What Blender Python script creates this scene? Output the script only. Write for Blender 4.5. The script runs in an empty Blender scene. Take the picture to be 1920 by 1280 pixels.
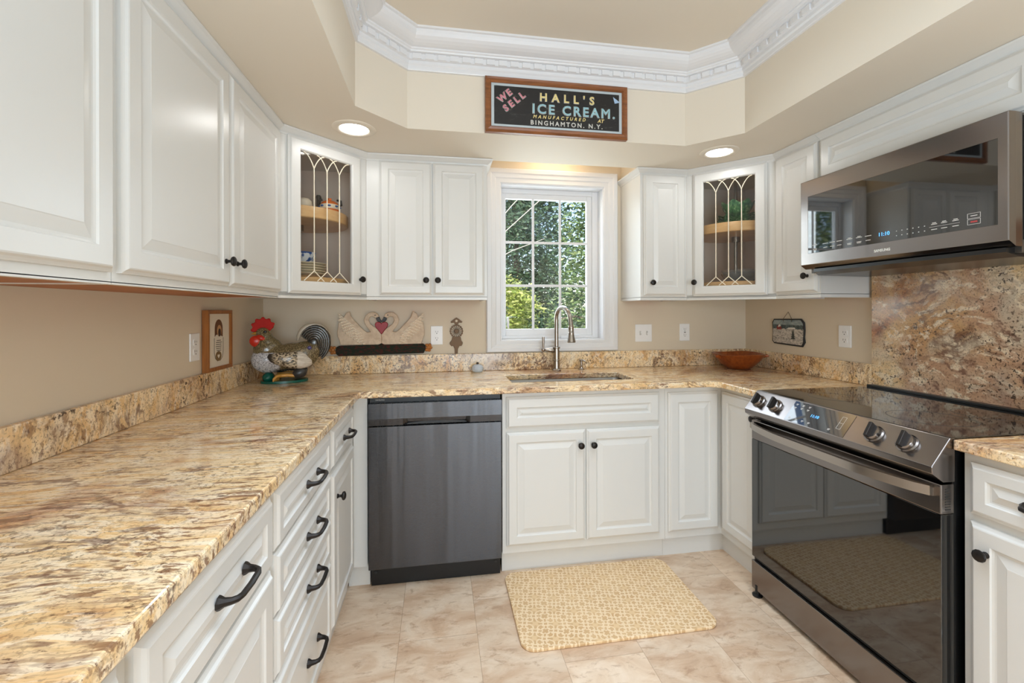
import bpy, bmesh, math, random
import numpy as np
from mathutils import Matrix, Vector
random.seed(7)
SC = bpy.context.scene
COL = SC.collection
R = math.radians
W = 3.0675            # room width
S2 = math.sqrt(.5)

# ------------------------------------------------------------------ camera
cd = bpy.data.cameras.new('camera'); cam = bpy.data.objects.new('camera', cd); COL.objects.link(cam)
SC.camera = cam
F_PX = 830.9; CY = 582.26
cd.sensor_fit = 'HORIZONTAL'; cd.sensor_width = 36.0
cd.lens = 36.0 * F_PX / 1920
cd.shift_x = 0.0
cd.shift_y = -(640 - CY) / 1920
cd.clip_start = .02; cd.clip_end = 200
cam.location = (0.9924, -2.7368, 1.2827)
cam.rotation_mode = 'QUATERNION'
_m = Matrix.Rotation(R(-9.3828), 4, 'Z') @ Matrix.Rotation(R(90), 4, 'X') @ Matrix.Rotation(R(-0.138), 4, 'Z')
cam.rotation_quaternion = _m.to_quaternion()

# ------------------------------------------------------------------ world, sun, big lights, exposure
SC.view_settings.view_transform = 'Standard'
SC.view_settings.look = 'None'
SC.view_settings.gamma = 1.0
SC.view_settings.use_curve_mapping = False
SC.view_settings.exposure = 0.52
SC.cycles.use_denoising = True
SC.cycles.max_bounces = 12
SC.cycles.diffuse_bounces = 8
SC.cycles.glossy_bounces = 5
SC.cycles.transparent_max_bounces = 16
SC.cycles.sample_clamp_indirect = 6.0
SC.cycles.caustics_reflective = False
SC.cycles.caustics_refractive = False

wd = bpy.data.worlds.new('world'); SC.world = wd; wd.use_nodes = True
wn = wd.node_tree.nodes; wl = wd.node_tree.links
bg = wn['Background']
sky = wn.new('ShaderNodeTexSky'); sky.sky_type = 'NISHITA'; sky.sun_disc = False
sky.sun_elevation = R(48); sky.sun_rotation = R(200)
wl.new(sky.outputs[0], bg.inputs[0]); bg.inputs[1].default_value = 0.28

def light(name, kind, loc, energy, color, size=None, size_y=None, rot=None, spread=None):
    d = bpy.data.lights.new(name, kind); o = bpy.data.objects.new(name, d); COL.objects.link(o)
    o.location = loc; d.energy = energy; d.color = color
    if kind == 'AREA':
        d.shape = 'RECTANGLE'; d.size = size; d.size_y = size_y or size
        if spread: d.spread = spread
    if rot: o.rotation_euler = rot
    return o

sun = light('sun', 'SUN', (0, 0, 8), 5.0, (1.0, .95, .84), rot=(R(42), 0, R(-38)))
sun.data.angle = R(1.0)
# unseen fill panels added before the solid rear wall and under the tray
FILL_TINT = (.68, .85, 1.0)
light('rear_fill_left', 'AREA', (.38, -6.3, 1.2), 17, FILL_TINT, .6, 1.9, rot=(R(90), 0, 0))
light('rear_fill_middle', 'AREA', (1.22, -6.3, 1.2), 20, FILL_TINT, .34, 1.9, rot=(R(90), 0, 0))
light('rear_fill_right', 'AREA', (1.98, -6.3, 1.2), 38, FILL_TINT, .64, 1.9, rot=(R(90), 0, 0))
light('tray_fill', 'AREA', (1.55, -2.1, 2.49), 14, (.72, .85, 1.0), 1.4, 2.0, rot=(0, 0, 0), spread=R(95))  # added overhead fill, no fixture hangs here
light('bounce_fill', 'AREA', (1.5, -3.0, 1.2), 22, (.56, .78, 1.0), 1.0, 1.0, rot=(R(180), 0, 0))  # added fill facing up, brightens the ceiling and soffit
light('daylight_window', 'AREA', (1.69, .3, 1.65), 7.5, (.85, .95, 1.0), .6, .9, rot=(R(-90), 0, 0))

# ------------------------------------------------------------------ materials
def newmat(name):
    m = bpy.data.materials.new(name); m.use_nodes = True
    nt = m.node_tree
    return m, nt, nt.nodes['Principled BSDF']
def lin(c):
    return tuple(((x / 255) / 12.92 if x / 255 <= .04045 else ((x / 255 + .055) / 1.055) ** 2.4) for x in c) + (1,)
def plain(name, rgb, rough=.5, metal=0, spec=.5, coat=0, ior=None, emis=None, es=0, trans=0, alpha=1):
    m, nt, b = newmat(name)
    b.inputs['Base Color'].default_value = lin(rgb)
    b.inputs['Roughness'].default_value = rough
    b.inputs['Metallic'].default_value = metal
    b.inputs['Specular IOR Level'].default_value = spec
    b.inputs['Coat Weight'].default_value = coat
    if ior: b.inputs['IOR'].default_value = ior
    if emis:
        b.inputs['Emission Color'].default_value = lin(emis); b.inputs['Emission Strength'].default_value = es
    b.inputs['Transmission Weight'].default_value = trans
    return m
class G:
    """tiny node-graph helper"""
    def __init__(s, nt): s.nt = nt; s.tc = nt.nodes.new('ShaderNodeTexCoord')
    def obj(s): return s.tc.outputs['Object']
    def n(s, t, **kw):
        nd = s.nt.nodes.new(t)
        for k, v in kw.items(): setattr(nd, k, v)
        return nd
    def set(s, sock, v):
        if hasattr(v, 'is_output'): s.nt.links.new(v, sock)
        else: sock.default_value = v
    def map(s, v, loc=(0, 0, 0), rot=(0, 0, 0), sc=(1, 1, 1)):
        nd = s.n('ShaderNodeMapping'); s.set(nd.inputs[0], v)
        nd.inputs['Location'].default_value = loc; nd.inputs['Rotation'].default_value = rot; nd.inputs['Scale'].default_value = sc
        return nd.outputs[0]
    def noise(s, v, scale, detail=4, rough=.55, dist=0, out=0):
        nd = s.n('ShaderNodeTexNoise'); s.set(nd.inputs['Vector'], v)
        nd.inputs['Scale'].default_value = scale; nd.inputs['Detail'].default_value = detail
        nd.inputs['Roughness'].default_value = rough; nd.inputs['Distortion'].default_value = dist
        return nd.outputs[out]
    def vor(s, v, scale, feature='F1', rand=1.0):
        nd = s.n('ShaderNodeTexVoronoi'); nd.feature = feature; s.set(nd.inputs['Vector'], v)
        nd.inputs['Scale'].default_value = scale; nd.inputs['Randomness'].default_value = rand
        return nd.outputs[0]
    def math(s, op, a, b=None, c=None):
        nd = s.n('ShaderNodeMath', operation=op); s.set(nd.inputs[0], a)
        if b is not None: s.set(nd.inputs[1], b)
        if c is not None: s.set(nd.inputs[2], c)
        return nd.outputs[0]
    def ramp(s, f, stops, interp='LINEAR'):
        nd = s.n('ShaderNodeValToRGB'); s.set(nd.inputs[0], f); cr = nd.color_ramp; cr.interpolation = interp
        while len(cr.elements) < len(stops): cr.elements.new(.5)
        for e, (p, c) in zip(cr.elements, stops):
            e.position = p; e.color = c if len(c) == 4 else tuple(c) + (1,)
        return nd.outputs[0]
    def smooth(s, f, lo, hi):
        nd = s.n('ShaderNodeMapRange'); nd.interpolation_type = 'SMOOTHSTEP'; s.set(nd.inputs[0], f)
        nd.inputs[1].default_value = lo; nd.inputs[2].default_value = hi
        return nd.outputs[0]
    def mix(s, f, a, b, mode='MIX'):
        nd = s.n('ShaderNodeMix', data_type='RGBA', blend_type=mode)
        s.set(nd.inputs[0], f); s.set(nd.inputs[6], a); s.set(nd.inputs[7], b)
        return nd.outputs[2]
    def sep(s, v):
        nd = s.n('ShaderNodeSeparateXYZ'); s.set(nd.inputs[0], v); return nd.outputs
    def comb(s, x, y, z=0.0):
        nd = s.n('ShaderNodeCombineXYZ'); s.set(nd.inputs[0], x); s.set(nd.inputs[1], y); s.set(nd.inputs[2], z); return nd.outputs[0]
    def bump(s, h, strength, dist=.002):
        nd = s.n('ShaderNodeBump'); s.set(nd.inputs['Height'], h); nd.inputs['Strength'].default_value = strength
        nd.inputs['Distance'].default_value = dist; return nd.outputs[0]

def granite(name, rot, sc, seed, red=.5, rough=.12, streak=1.0, speck=1.0, grey=.4, hue=0):
    m, nt, b = newmat(name); g = G(nt)
    o = g.map(g.obj(), loc=(seed, seed * .7, seed * .3))
    q = g.map(o, rot=rot, sc=sc)                      # anisotropic, follows the stone's grain
    warp = g.noise(o, 2.6, 3, .5, out=1)
    qv = g.n('ShaderNodeVectorMath', operation='ADD'); g.set(qv.inputs[0], q)
    ws = g.n('ShaderNodeVectorMath', operation='SCALE'); g.set(ws.inputs[0], warp); ws.inputs['Scale'].default_value = .5
    g.set(qv.inputs[1], ws.outputs[0]); q = qv.outputs[0]
    big = g.noise(q, 3.0, 6, .65)
    c = g.ramp(big, [(.30, lin((214, 164, 106))), (.42, lin((238, 204, 152))), (.52, lin((248, 226, 188))), (.62, lin((240, 202, 146))), (.74, lin((210, 154, 98)))])
    if hue:   # broad gold, rose and grey-cream areas
        h1 = g.noise(o, 1.9, 4, .55, .5)
        c = g.mix(g.math('MULTIPLY', g.smooth(h1, .50, .62), hue), c, lin((196, 152, 128)))
        h2 = g.noise(g.map(o, loc=(5, 3, 8)), 1.7, 4, .55, .5)
        c = g.mix(g.math('MULTIPLY', g.smooth(h2, .50, .62), hue), c, lin((206, 156, 96)))
        h3 = g.noise(g.map(o, loc=(1, 7, 2)), 2.1, 4, .55, .5)
        c = g.mix(g.math('MULTIPLY', g.smooth(h3, .52, .62), hue), c, lin((214, 204, 182)))
    lt = g.noise(q, 13, 4, .6)
    c = g.mix(g.math('MULTIPLY', g.smooth(lt, .50, .60), .8), c, lin((252, 236, 208)))
    gh = g.smooth(g.noise(o, 3.4, 4, .6, .3), .52, .66)
    c = g.mix(g.math('MULTIPLY', gh, grey), c, lin((176, 156, 140)))
    # rust clouds broken up by the grain
    cloud = g.smooth(g.noise(o, 2.0, 5, .62, 0.6), .50, .66)
    fine = g.noise(q, 17, 6, .68)
    rust = g.ramp(fine, [(.36, lin((222, 178, 128))), (.47, lin((188, 122, 78))), (.55, lin((140, 78, 56))), (.66, lin((98, 52, 46)))])
    c = g.mix(g.math('MULTIPLY', cloud, red), c, rust)
    # brown dashes along the grain, in drifts
    drift = g.smooth(g.noise(o, 4.2, 4, .6), .40, .58)
    d1 = g.smooth(g.noise(q, 20, 5, .62), .515, .60)
    c = g.mix(g.math('MULTIPLY', g.math('MULTIPLY', d1, drift), .80 * streak), c, lin((122, 78, 52)))
    d2 = g.smooth(g.noise(q, 48, 4, .6), .52, .61)
    c = g.mix(g.math('MULTIPLY', d2, .34 * streak), c, lin((134, 92, 64)))
    d3 = g.smooth(g.noise(q, 30, 6, .7), .60, .65)
    c = g.mix(g.math('MULTIPLY', d3, .85 * streak), c, lin((78, 50, 40)))
    # long burgundy veins
    vn = g.math('ABSOLUTE', g.math('SUBTRACT', g.noise(q, 1.6, 6, .6), .5))
    vm = g.math('MULTIPLY', g.math('SUBTRACT', 1.0, g.smooth(vn, .003, .020)), g.smooth(g.noise(o, 5.0, 4, .6), .44, .58))
    c = g.mix(g.math('MULTIPLY', vm, .7), c, lin((96, 52, 44)))
    # black mica clusters and specks
    clus = g.smooth(g.noise(o, 6.5, 4, .6, .4), .47, .60)
    sp = g.smooth(g.noise(o, 75, 4, .65), .545, .60)
    c = g.mix(g.math('MULTIPLY', g.math('MULTIPLY', sp, clus), .9 * speck), c, lin((52, 40, 36)))
    sp2 = g.smooth(g.noise(o, 150, 3, .6), .56, .63)
    c = g.mix(g.math('MULTIPLY', sp2, .55 * speck), c, lin((104, 74, 58)))
    g.set(b.inputs['Base Color'], c)
    b.inputs['Roughness'].default_value = rough
    b.inputs['Specular IOR Level'].default_value = .5
    return m

def mk_wall(name, rgb):
    m, nt, b = newmat(name); g = G(nt)
    h = g.noise(g.obj(), 260, 2, .5)
    b.inputs['Base Color'].default_value = lin(rgb); b.inputs['Roughness'].default_value = .62
    g.set(b.inputs['Normal'], g.bump(h, .05, .001))
    return m
def mk_wood(name, c1, c2, axis=(1, 12, 12), scale=6, rough=.4, coat=0):
    m, nt, b = newmat(name); g = G(nt)
    q = g.map(g.obj(), sc=axis)
    f = g.noise(q, scale, 6, .6, .4)
    g.set(b.inputs['Base Color'], g.ramp(f, [(.3, lin(c1)), (.7, lin(c2))]))
    b.inputs['Roughness'].default_value = rough; b.inputs['Coat Weight'].default_value = coat
    return m
def mk_paint(name, rgb, rough=.3):
    m, nt, b = newmat(name); g = G(nt)
    b.inputs['Base Color'].default_value = lin(rgb); b.inputs['Roughness'].default_value = rough
    g.set(b.inputs['Normal'], g.bump(g.noise(g.obj(), 120, 3, .5), .03, .001))
    return m
def mk_brushed(name, rgb, rough, axis, metal=1.0, var=.06, aniso=0, arot=0):
    m, nt, b = newmat(name); g = G(nt)
    q = g.map(g.obj(), sc=axis)
    f = g.noise(q, 60, 3, .6)
    b.inputs['Base Color'].default_value = lin(rgb); b.inputs['Metallic'].default_value = metal
    g.set(b.inputs['Roughness'], g.math('ADD', rough - var / 2, g.math('MULTIPLY', f, var)))
    g.set(b.inputs['Normal'], g.bump(f, .02, .0005))
    if aniso:
        wv = g.noise(g.map(g.obj(), sc=(5.5, 0, .35)), 1.0, 3, .6)
        g.set(b.inputs['Normal'], g.bump(wv, .35, .02))
        g.set(b.inputs['Tangent'], g.comb(0.0, 0.0, 1.0))
        b.inputs['Anisotropic'].default_value = aniso; b.inputs['Anisotropic Rotation'].default_value = arot
    return m
def mk_pane(name, tint=(1, 1, 1), refl=.09):
    m = bpy.data.materials.new(name); m.use_nodes = True; nt = m.node_tree
    for nd in list(nt.nodes): nt.nodes.remove(nd)
    out = nt.nodes.new('ShaderNodeOutputMaterial'); mx = nt.nodes.new('ShaderNodeMixShader')
    tr = nt.nodes.new('ShaderNodeBsdfTransparent'); gl = nt.nodes.new('ShaderNodeBsdfGlossy'); lw = nt.nodes.new('ShaderNodeLayerWeight')
    tr.inputs[0].default_value = tuple(tint) + (1,); gl.inputs['Roughness'].default_value = .01
    pw = nt.nodes.new('ShaderNodeMath'); pw.operation = 'POWER'; nt.links.new(lw.outputs['Facing'], pw.inputs[0]); pw.inputs[1].default_value = 5
    ma = nt.nodes.new('ShaderNodeMath'); ma.operation = 'MULTIPLY_ADD'; nt.links.new(pw.outputs[0], ma.inputs[0]); ma.inputs[1].default_value = .96; ma.inputs[2].default_value = .03
    nt.links.new(ma.outputs[0], mx.inputs[0]); nt.links.new(tr.outputs[0], mx.inputs[1]); nt.links.new(gl.outputs[0], mx.inputs[2])
    nt.links.new(mx.outputs[0], out.inputs[0])
    return m

M = {}
M['wall'] = mk_wall('beige wall paint', (218, 205, 184))
M['ceil'] = mk_wall('beige ceiling paint', (222, 212, 196))
M['white'] = mk_paint('white cabinet paint', (217, 216, 213), .30)
M['trim'] = mk_paint('white trim paint', (224, 224, 226), .35)
M['inside'] = plain('taupe cabinet interior', (236, 220, 204), .5)
M['under'] = mk_wood('brown cabinet underside', (150, 84, 30), (178, 106, 44), (2, 1, 8), 7, .45)
M['maple'] = mk_wood('light maple', (218, 170, 112), (232, 190, 136), (3, 3, 14), 6, .35)
M['granite'] = granite('granite worktop', (0, 0, R(-24)), (1.0, 4.4, 3.2), 3.1, .75, .11, 1.0, .55, .25)
M['granite_s'] = granite('granite upstand', (0, R(25), 0), (2.6, 2.6, 1.5), 9.4, .45, .16, .8, 1.0, .55)
M['granite_w'] = granite('granite wall slab', (R(30), 0, 0), (1.3, 1.3, 2.0), 21.7, .95, .16, .42, 1.0, .5, .8)
M['bronze'] = plain('dark bronze', (44, 40, 38), .38, .7)
M['blacks'] = mk_brushed('black stainless', (80, 79, 80), .27, (1, 1, 60), 1.0, .04, .92, 0)
M['blacks_h'] = mk_brushed('black stainless horizontal', (140, 134, 131), .20, (60, 1, 60), 1.0)
M['handle_m'] = mk_brushed('satin range handle', (176, 168, 160), .26, (60, 1, 60), 1.0)
M['steel'] = mk_brushed('stainless steel', (150, 148, 146), .34, (1, 40, 40), 1.0)
M['nickel'] = plain('brushed nickel', (172, 164, 155), .24, 1)
M['black'] = plain('black plastic', (14, 14, 15), .35)
M['blackgl'] = plain('black glass', (8, 8, 9), .03, 0, .5, 0, 2.0)
M['cooktop'] = plain('black ceramic glass', (10, 10, 11), .04, 0, .5, 0, 2.1)
M['whitepl'] = plain('white plastic', (240, 240, 240), .3)
M['slot'] = plain('dark slot', (40, 38, 36), .6)
M['pane'] = mk_pane('clear window glass')
M['cabpane'] = mk_pane('clear cabinet glass', (.93, .93, .92))
M['came'] = plain('cream leading', (240, 228, 206), .4)
M['lens'] = plain('lamp lens', (255, 250, 240), .5, emis=(250, 250, 248), es=19)
M['puck'] = plain('niche lamp lens', (255, 240, 210), .5, emis=(255, 232, 198), es=130)
M['digit'] = plain('blue digits', (70, 150, 230), .4, emis=(90, 175, 255), es=1.1)
M['ink'] = plain('pale print', (200, 198, 194), .5)
M['redink'] = plain('red print', (170, 60, 60), .5)
M['oak'] = mk_wood('brown oak frame', (112, 66, 34), (150, 92, 50), (1, 10, 10), 9, .4)
M['oak2'] = mk_wood('golden brown frame', (138, 84, 34), (166, 104, 46), (8, 8, 1), 8, .4)
M['paper'] = plain('cream paper', (226, 216, 200), .7)

# floor tiles: 12 x 24 inch, every column stepped by a third
def mk_floor():
    m, nt, b = newmat('beige stone tile'); g = G(nt)
    x, y, z = g.sep(g.obj())
    tw, tl = .3035, .607
    cx = g.math('DIVIDE', g.math('SUBTRACT', x, .837), tw); col = g.math('FLOOR', cx); fx = g.math('FRACT', cx)
    cy = g.math('DIVIDE', g.math('SUBTRACT', g.math('ADD', y, .973), g.math('MULTIPLY', col, .2023)), tl)
    row = g.math('FLOOR', cy); fy = g.math('FRACT', cy)
    dx = g.math('MULTIPLY', g.math('MINIMUM', fx, g.math('SUBTRACT', 1.0, fx)), tw)
    dy = g.math('MULTIPLY', g.math('MINIMUM', fy, g.math('SUBTRACT', 1.0, fy)), tl)
    d = g.math('MINIMUM', dx, dy)
    grout = g.math('SUBTRACT', 1.0, g.smooth(d, .0006, .0018))
    wn_ = g.n('ShaderNodeTexWhiteNoise'); g.set(wn_.inputs['Vector'], g.comb(col, row, 0.0))
    off = g.n('ShaderNodeVectorMath', operation='ADD'); g.set(off.inputs[0], g.obj())
    sc_ = g.n('ShaderNodeVectorMath', operation='SCALE'); g.set(sc_.inputs[0], wn_.outputs['Color']); sc_.inputs['Scale'].default_value = 20
    g.set(off.inputs[1], sc_.outputs[0]); p = off.outputs[0]
    q = g.map(p, rot=(0, 0, R(18)), sc=(1, 2.1, 1))
    n1 = g.noise(q, 4.0, 7, .62, .8)
    c = g.ramp(n1, [(.25, lin((180, 146, 118))), (.42, lin((206, 176, 148))), (.56, lin((220, 197, 172))), (.72, lin((230, 211, 190)))])
    n2 = g.noise(q, 16, 6, .7, .5)
    c = g.mix(g.math('MULTIPLY', g.smooth(n2, .52, .68), .6), c, lin((170, 136, 108)))
    n3 = g.noise(q, 9, 6, .7)
    c = g.mix(g.math('MULTIPLY', g.smooth(n3, .53, .68), .42), c, lin((234, 214, 192)))
    tv = g.math('ADD', .93, g.math('MULTIPLY', wn_.outputs['Value'], .12))
    hs = g.n('ShaderNodeHueSaturation'); g.set(hs.inputs['Value'], tv); g.set(hs.inputs['Color'], c); c = hs.outputs[0]
    c = g.mix(g.math('MULTIPLY', grout, .5), c, lin((150, 120, 96)))
    g.set(b.inputs['Base Color'], c)
    b.inputs['Roughness'].default_value = .38
    g.set(b.inputs['Normal'], g.bump(g.math('SUBTRACT', n2, grout), .12, .0015))
    return m
M['floor'] = mk_floor()

def mk_matpat():
    m, nt, b = newmat('cream lattice vinyl'); g = G(nt)
    o = g.map(g.obj(), rot=(0, 0, R(12)))
    wv = g.noise(o, 14, 2, .5, out=1)
    sc_ = g.n('ShaderNodeVectorMath', operation='SCALE'); g.set(sc_.inputs[0], wv); sc_.inputs['Scale'].default_value = .022
    ad = g.n('ShaderNodeVectorMath', operation='ADD'); g.set(ad.inputs[0], o); g.set(ad.inputs[1], sc_.outputs[0])
    x, y, z = g.sep(ad.outputs[0])
    P = .082
    def rings(ox, oy, rad, wdt):
        u = g.math('SUBTRACT', g.math('FRACT', g.math('ADD', g.math('DIVIDE', x, P), ox)), .5)
        v = g.math('SUBTRACT', g.math('FRACT', g.math('ADD', g.math('DIVIDE', y, P), oy)), .5)
        r = g.math('SQRT', g.math('ADD', g.math('MULTIPLY', u, u), g.math('MULTIPLY', v, v)))
        a = g.math('ARCTAN2', v, u)
        r2 = g.math('ADD', r, g.math('MULTIPLY', g.math('COSINE', g.math('MULTIPLY', a, 4.0)), .06))
        return r2, g.math('SUBTRACT', 1.0, g.smooth(g.math('ABSOLUTE', g.math('SUBTRACT', r2, rad)), wdt * .5, wdt))
    r1, l1 = rings(0, 0, .45, .045)
    r2, l2 = rings(.5, .5, .45, .045)
    r3, l3 = rings(0, 0, .20, .05)
    r4, l4 = rings(.5, 0, .16, .045)
    r5, l5 = rings(0, .5, .16, .045)
    ln = g.math('MAXIMUM', g.math('MAXIMUM', l1, l2), g.math('MAXIMUM', g.math('MAXIMUM', l4, l5), l3))
    dot = g.math('SUBTRACT', 1.0, g.smooth(r2, .15, .19))
    n1 = g.noise(o, 9, 4, .6)
    base = g.ramp(n1, [(.3, lin((202, 164, 118))), (.7, lin((216, 182, 138)))])
    c = g.mix(g.math('MULTIPLY', ln, .85), base, lin((240, 216, 180)))
    c = g.mix(g.math('MULTIPLY', dot, .7), c, lin((230, 200, 156)))
    g.set(b.inputs['Base Color'], c); b.inputs['Roughness'].default_value = .5
    g.set(b.inputs['Normal'], g.bump(ln, .25, .001))
    return m
M['mat'] = mk_matpat()

# ------------------------------------------------------------------ mesh helpers
class MB:
    def __init__(s): s.v = []; s.f = []
    def add(s, vs, fs, T=None):
        b = len(s.v)
        for v in vs:
            v = Vector(v)
            s.v.append(tuple(T @ v) if T is not None else tuple(v))
        for f in fs: s.f.append([b + i for i in f])
        return s
    def box(s, x0, x1, y0, y1, z0, z1, T=None):
        v = [(x, y, z) for x in (x0, x1) for y in (y0, y1) for z in (z0, z1)]
        return s.add(v, [(0, 1, 3, 2), (4, 6, 7, 5), (0, 4, 5, 1), (2, 3, 7, 6), (0, 2, 6, 4), (1, 5, 7, 3)], T)
    def prism(s, poly, h0, h1, T=None):
        """poly in local xy, extruded local z h0..h1"""
        n = len(poly)
        v = [(p[0], p[1], h0) for p in poly] + [(p[0], p[1], h1) for p in poly]
        f = [list(range(n))[::-1], list(range(n, 2 * n))] + [(i, (i + 1) % n, n + (i + 1) % n, n + i) for i in range(n)]
        return s.add(v, f, T)
    def lathe(s, prof, seg=32, T=None, cap=True, a0=0, wob=None):
        n = len(prof); v = []; f = []
        for i in range(seg):
            a = a0 + 2 * math.pi * i / seg
            for k, (r, z) in enumerate(prof):
                w = wob(a, k) if wob else (1, 0)
                v.append((r * w[0] * math.cos(a), r * w[0] * math.sin(a), z + w[1]))
        for i in range(seg):
            j = (i + 1) % seg
            for k in range(n - 1): f.append((i * n + k, j * n + k, j * n + k + 1, i * n + k + 1))
        if cap:
            if prof[0][0] > 1e-6: f.append([i * n for i in range(seg)][::-1])
            if prof[-1][0] > 1e-6: f.append([i * n + n - 1 for i in range(seg)])
        return s.add(v, f, T)
    def tube(s, pts, rad, seg=10, T=None, cap=True, flat=None):
        pts = [Vector(p) for p in pts]; n = len(pts)
        if not hasattr(rad, '__len__'): rad = [rad] * n
        tang = [(pts[min(i + 1, n - 1)] - pts[max(i - 1, 0)]).normalized() for i in range(n)]
        up = Vector((0, 0, 1)) if abs(tang[0].z) < .9 else Vector((1, 0, 0))
        nx = tang[0].cross(up).normalized(); v = []; f = []
        for i in range(n):
            t = tang[i]; nx = (nx - t * nx.dot(t)).normalized(); ny = t.cross(nx)
            r = rad[i]; ra, rb = (r if hasattr(r, '__len__') else (r, r))
            for k in range(seg):
                a = 2 * math.pi * (k + .5) / seg
                v.append(tuple(pts[i] + nx * (ra * math.cos(a)) + ny * (rb * math.sin(a))))
        for i in range(n - 1):
            for k in range(seg):
                k2 = (k + 1) % seg
                f.append((i * seg + k, i * seg + k2, (i + 1) * seg + k2, (i + 1) * seg + k))
        if cap:
            f.append(list(range(seg))[::-1]); f.append([(n - 1) * seg + k for k in range(seg)])
        return s.add(v, f, T)
    def ell(s, c, r, seg=20, rings=12, T=None, rot=None):
        v = []; f = []
        Rm = rot or Matrix.Identity(3)
        for i in range(rings + 1):
            ph = math.pi * i / rings
            for k in range(seg):
                a = 2 * math.pi * k / seg
                p = Vector((r[0] * math.sin(ph) * math.cos(a), r[1] * math.sin(ph) * math.sin(a), r[2] * math.cos(ph)))
                v.append(tuple(Rm @ p + Vector(c)))
        for i in range(rings):
            for k in range(seg):
                k2 = (k + 1) % seg
                f.append((i * seg + k, (i + 1) * seg + k, (i + 1) * seg + k2, i * seg + k2))
        return s.add(v, f, T)
    def rings(s, rects, T, close_last=True, loop=False):
        """concentric rectangles ((a0,a1,c0,c1,b)) in local (a,b,c): profile of a door front"""
        v = []; f = []
        for a0, a1, c0, c1, b in rects: v += [(a0, b, c0), (a1, b, c0), (a1, b, c1), (a0, b, c1)]
        n = len(rects)
        for i in range(n - 1 if not loop else n):
            j = (i + 1) % n
            for k in range(4): f.append((i * 4 + k, i * 4 + (k + 1) % 4, j * 4 + (k + 1) % 4, j * 4 + k))
        if not loop:
            f.append((0, 1, 2, 3)[::-1]); f.append(((n - 1) * 4, (n - 1) * 4 + 1, (n - 1) * 4 + 2, (n - 1) * 4 + 3))
        return s.add(v, f, T)
    def cells(s, cells, z0, z1):
        """slab from edge-sharing 2-D polygons"""
        idx = {}; vs = []; fs = []; edges = {}
        def vi(p, z):
            k = (round(p[0], 5), round(p[1], 5), z)
            if k not in idx: idx[k] = len(vs); vs.append(k)
            return idx[k]
        for poly in cells:
            ar = sum(poly[i][0] * poly[(i + 1) % len(poly)][1] - poly[(i + 1) % len(poly)][0] * poly[i][1] for i in range(len(poly)))
            if ar < 0: poly = poly[::-1]
            fs.append([vi(p, z1) for p in poly]); fs.append([vi(p, z0) for p in poly[::-1]])
            for i in range(len(poly)):
                a = tuple(round(c, 5) for c in poly[i]); b_ = tuple(round(c, 5) for c in poly[(i + 1) % len(poly)])
                if (b_, a) in edges: del edges[(b_, a)]
                else: edges[(a, b_)] = 1
        for a, b_ in edges: fs.append([vi(a, z0), vi(b_, z0), vi(b_, z1), vi(a, z1)])
        return s.add(vs, fs)
    def mesh(s, name, smooth=None):
        me = bpy.data.meshes.new(name); me.from_pydata(s.v, [], s.f)
        bm = bmesh.new(); bm.from_mesh(me)
        bmesh.ops.recalc_face_normals(bm, faces=bm.faces); bm.to_mesh(me); bm.free()
        if smooth is not None:
            for p in me.polygons: p.use_smooth = True
            me.set_sharp_from_angle(angle=R(smooth))
        me.update(); return me
    def build(s, name, mat, parent=None, smooth=None, bevel=0, seg=2):
        return link(name, s.mesh(name, smooth), mat, parent, bevel, seg)

def wpos(o):
    p = Vector((0, 0, 0))
    while o is not None: p += Vector(o.location); o = o.parent
    return p
def link(name, me, mat, parent=None, bevel=0, seg=2, M4=None):
    o = bpy.data.objects.new(name, me); COL.objects.link(o)
    if mat is not None:
        mats = mat if isinstance(mat, (list, tuple)) else [mat]
        if len(me.materials) == 0:
            for m in mats: me.materials.append(m)
    if parent is not None:
        o.parent = parent
        off = -wpos(parent)
    else: off = Vector((0, 0, 0))
    if M4 is not None: o.matrix_local = Matrix.Translation(off) @ M4
    else: o.location = off
    if bevel:
        b = o.modifiers.new('bevel', 'BEVEL'); b.width = bevel; b.segments = seg; b.limit_method = 'ANGLE'; b.angle_limit = R(35)
    return o
def tag(o, label, cat, group=None):
    o['label'] = label; o['category'] = cat
    if group: o['group'] = group
    return o
def thing(name, label, cat, loc=(0, 0, 0), group=None):
    o = bpy.data.objects.new(name, None); COL.objects.link(o); o.location = loc; o.empty_display_size = .1
    return tag(o, label, cat, group)
def struct(o): o['kind'] = 'structure'; return o
def frame(o, u, n):
    u = Vector(u); n = Vector(n)
    return Matrix(((u.x, n.x, 0, o[0]), (u.y, n.y, 0, o[1]), (0, 0, 1, o[2]), (0, 0, 0, 1)))
# local (a along the face, b out of the face, c up)
F_LEFT = frame((0, 0, 0), (0, 1, 0), (1, 0, 0))        # faces +x, a = y, b = x
F_BACK = frame((0, 0, 0), (1, 0, 0), (0, -1, 0))       # faces -y, a = x, b = -y
F_RIGHT = frame((W, 0, 0), (0, 1, 0), (-1, 0, 0))      # faces -x, a = y, b = W-x

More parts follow.
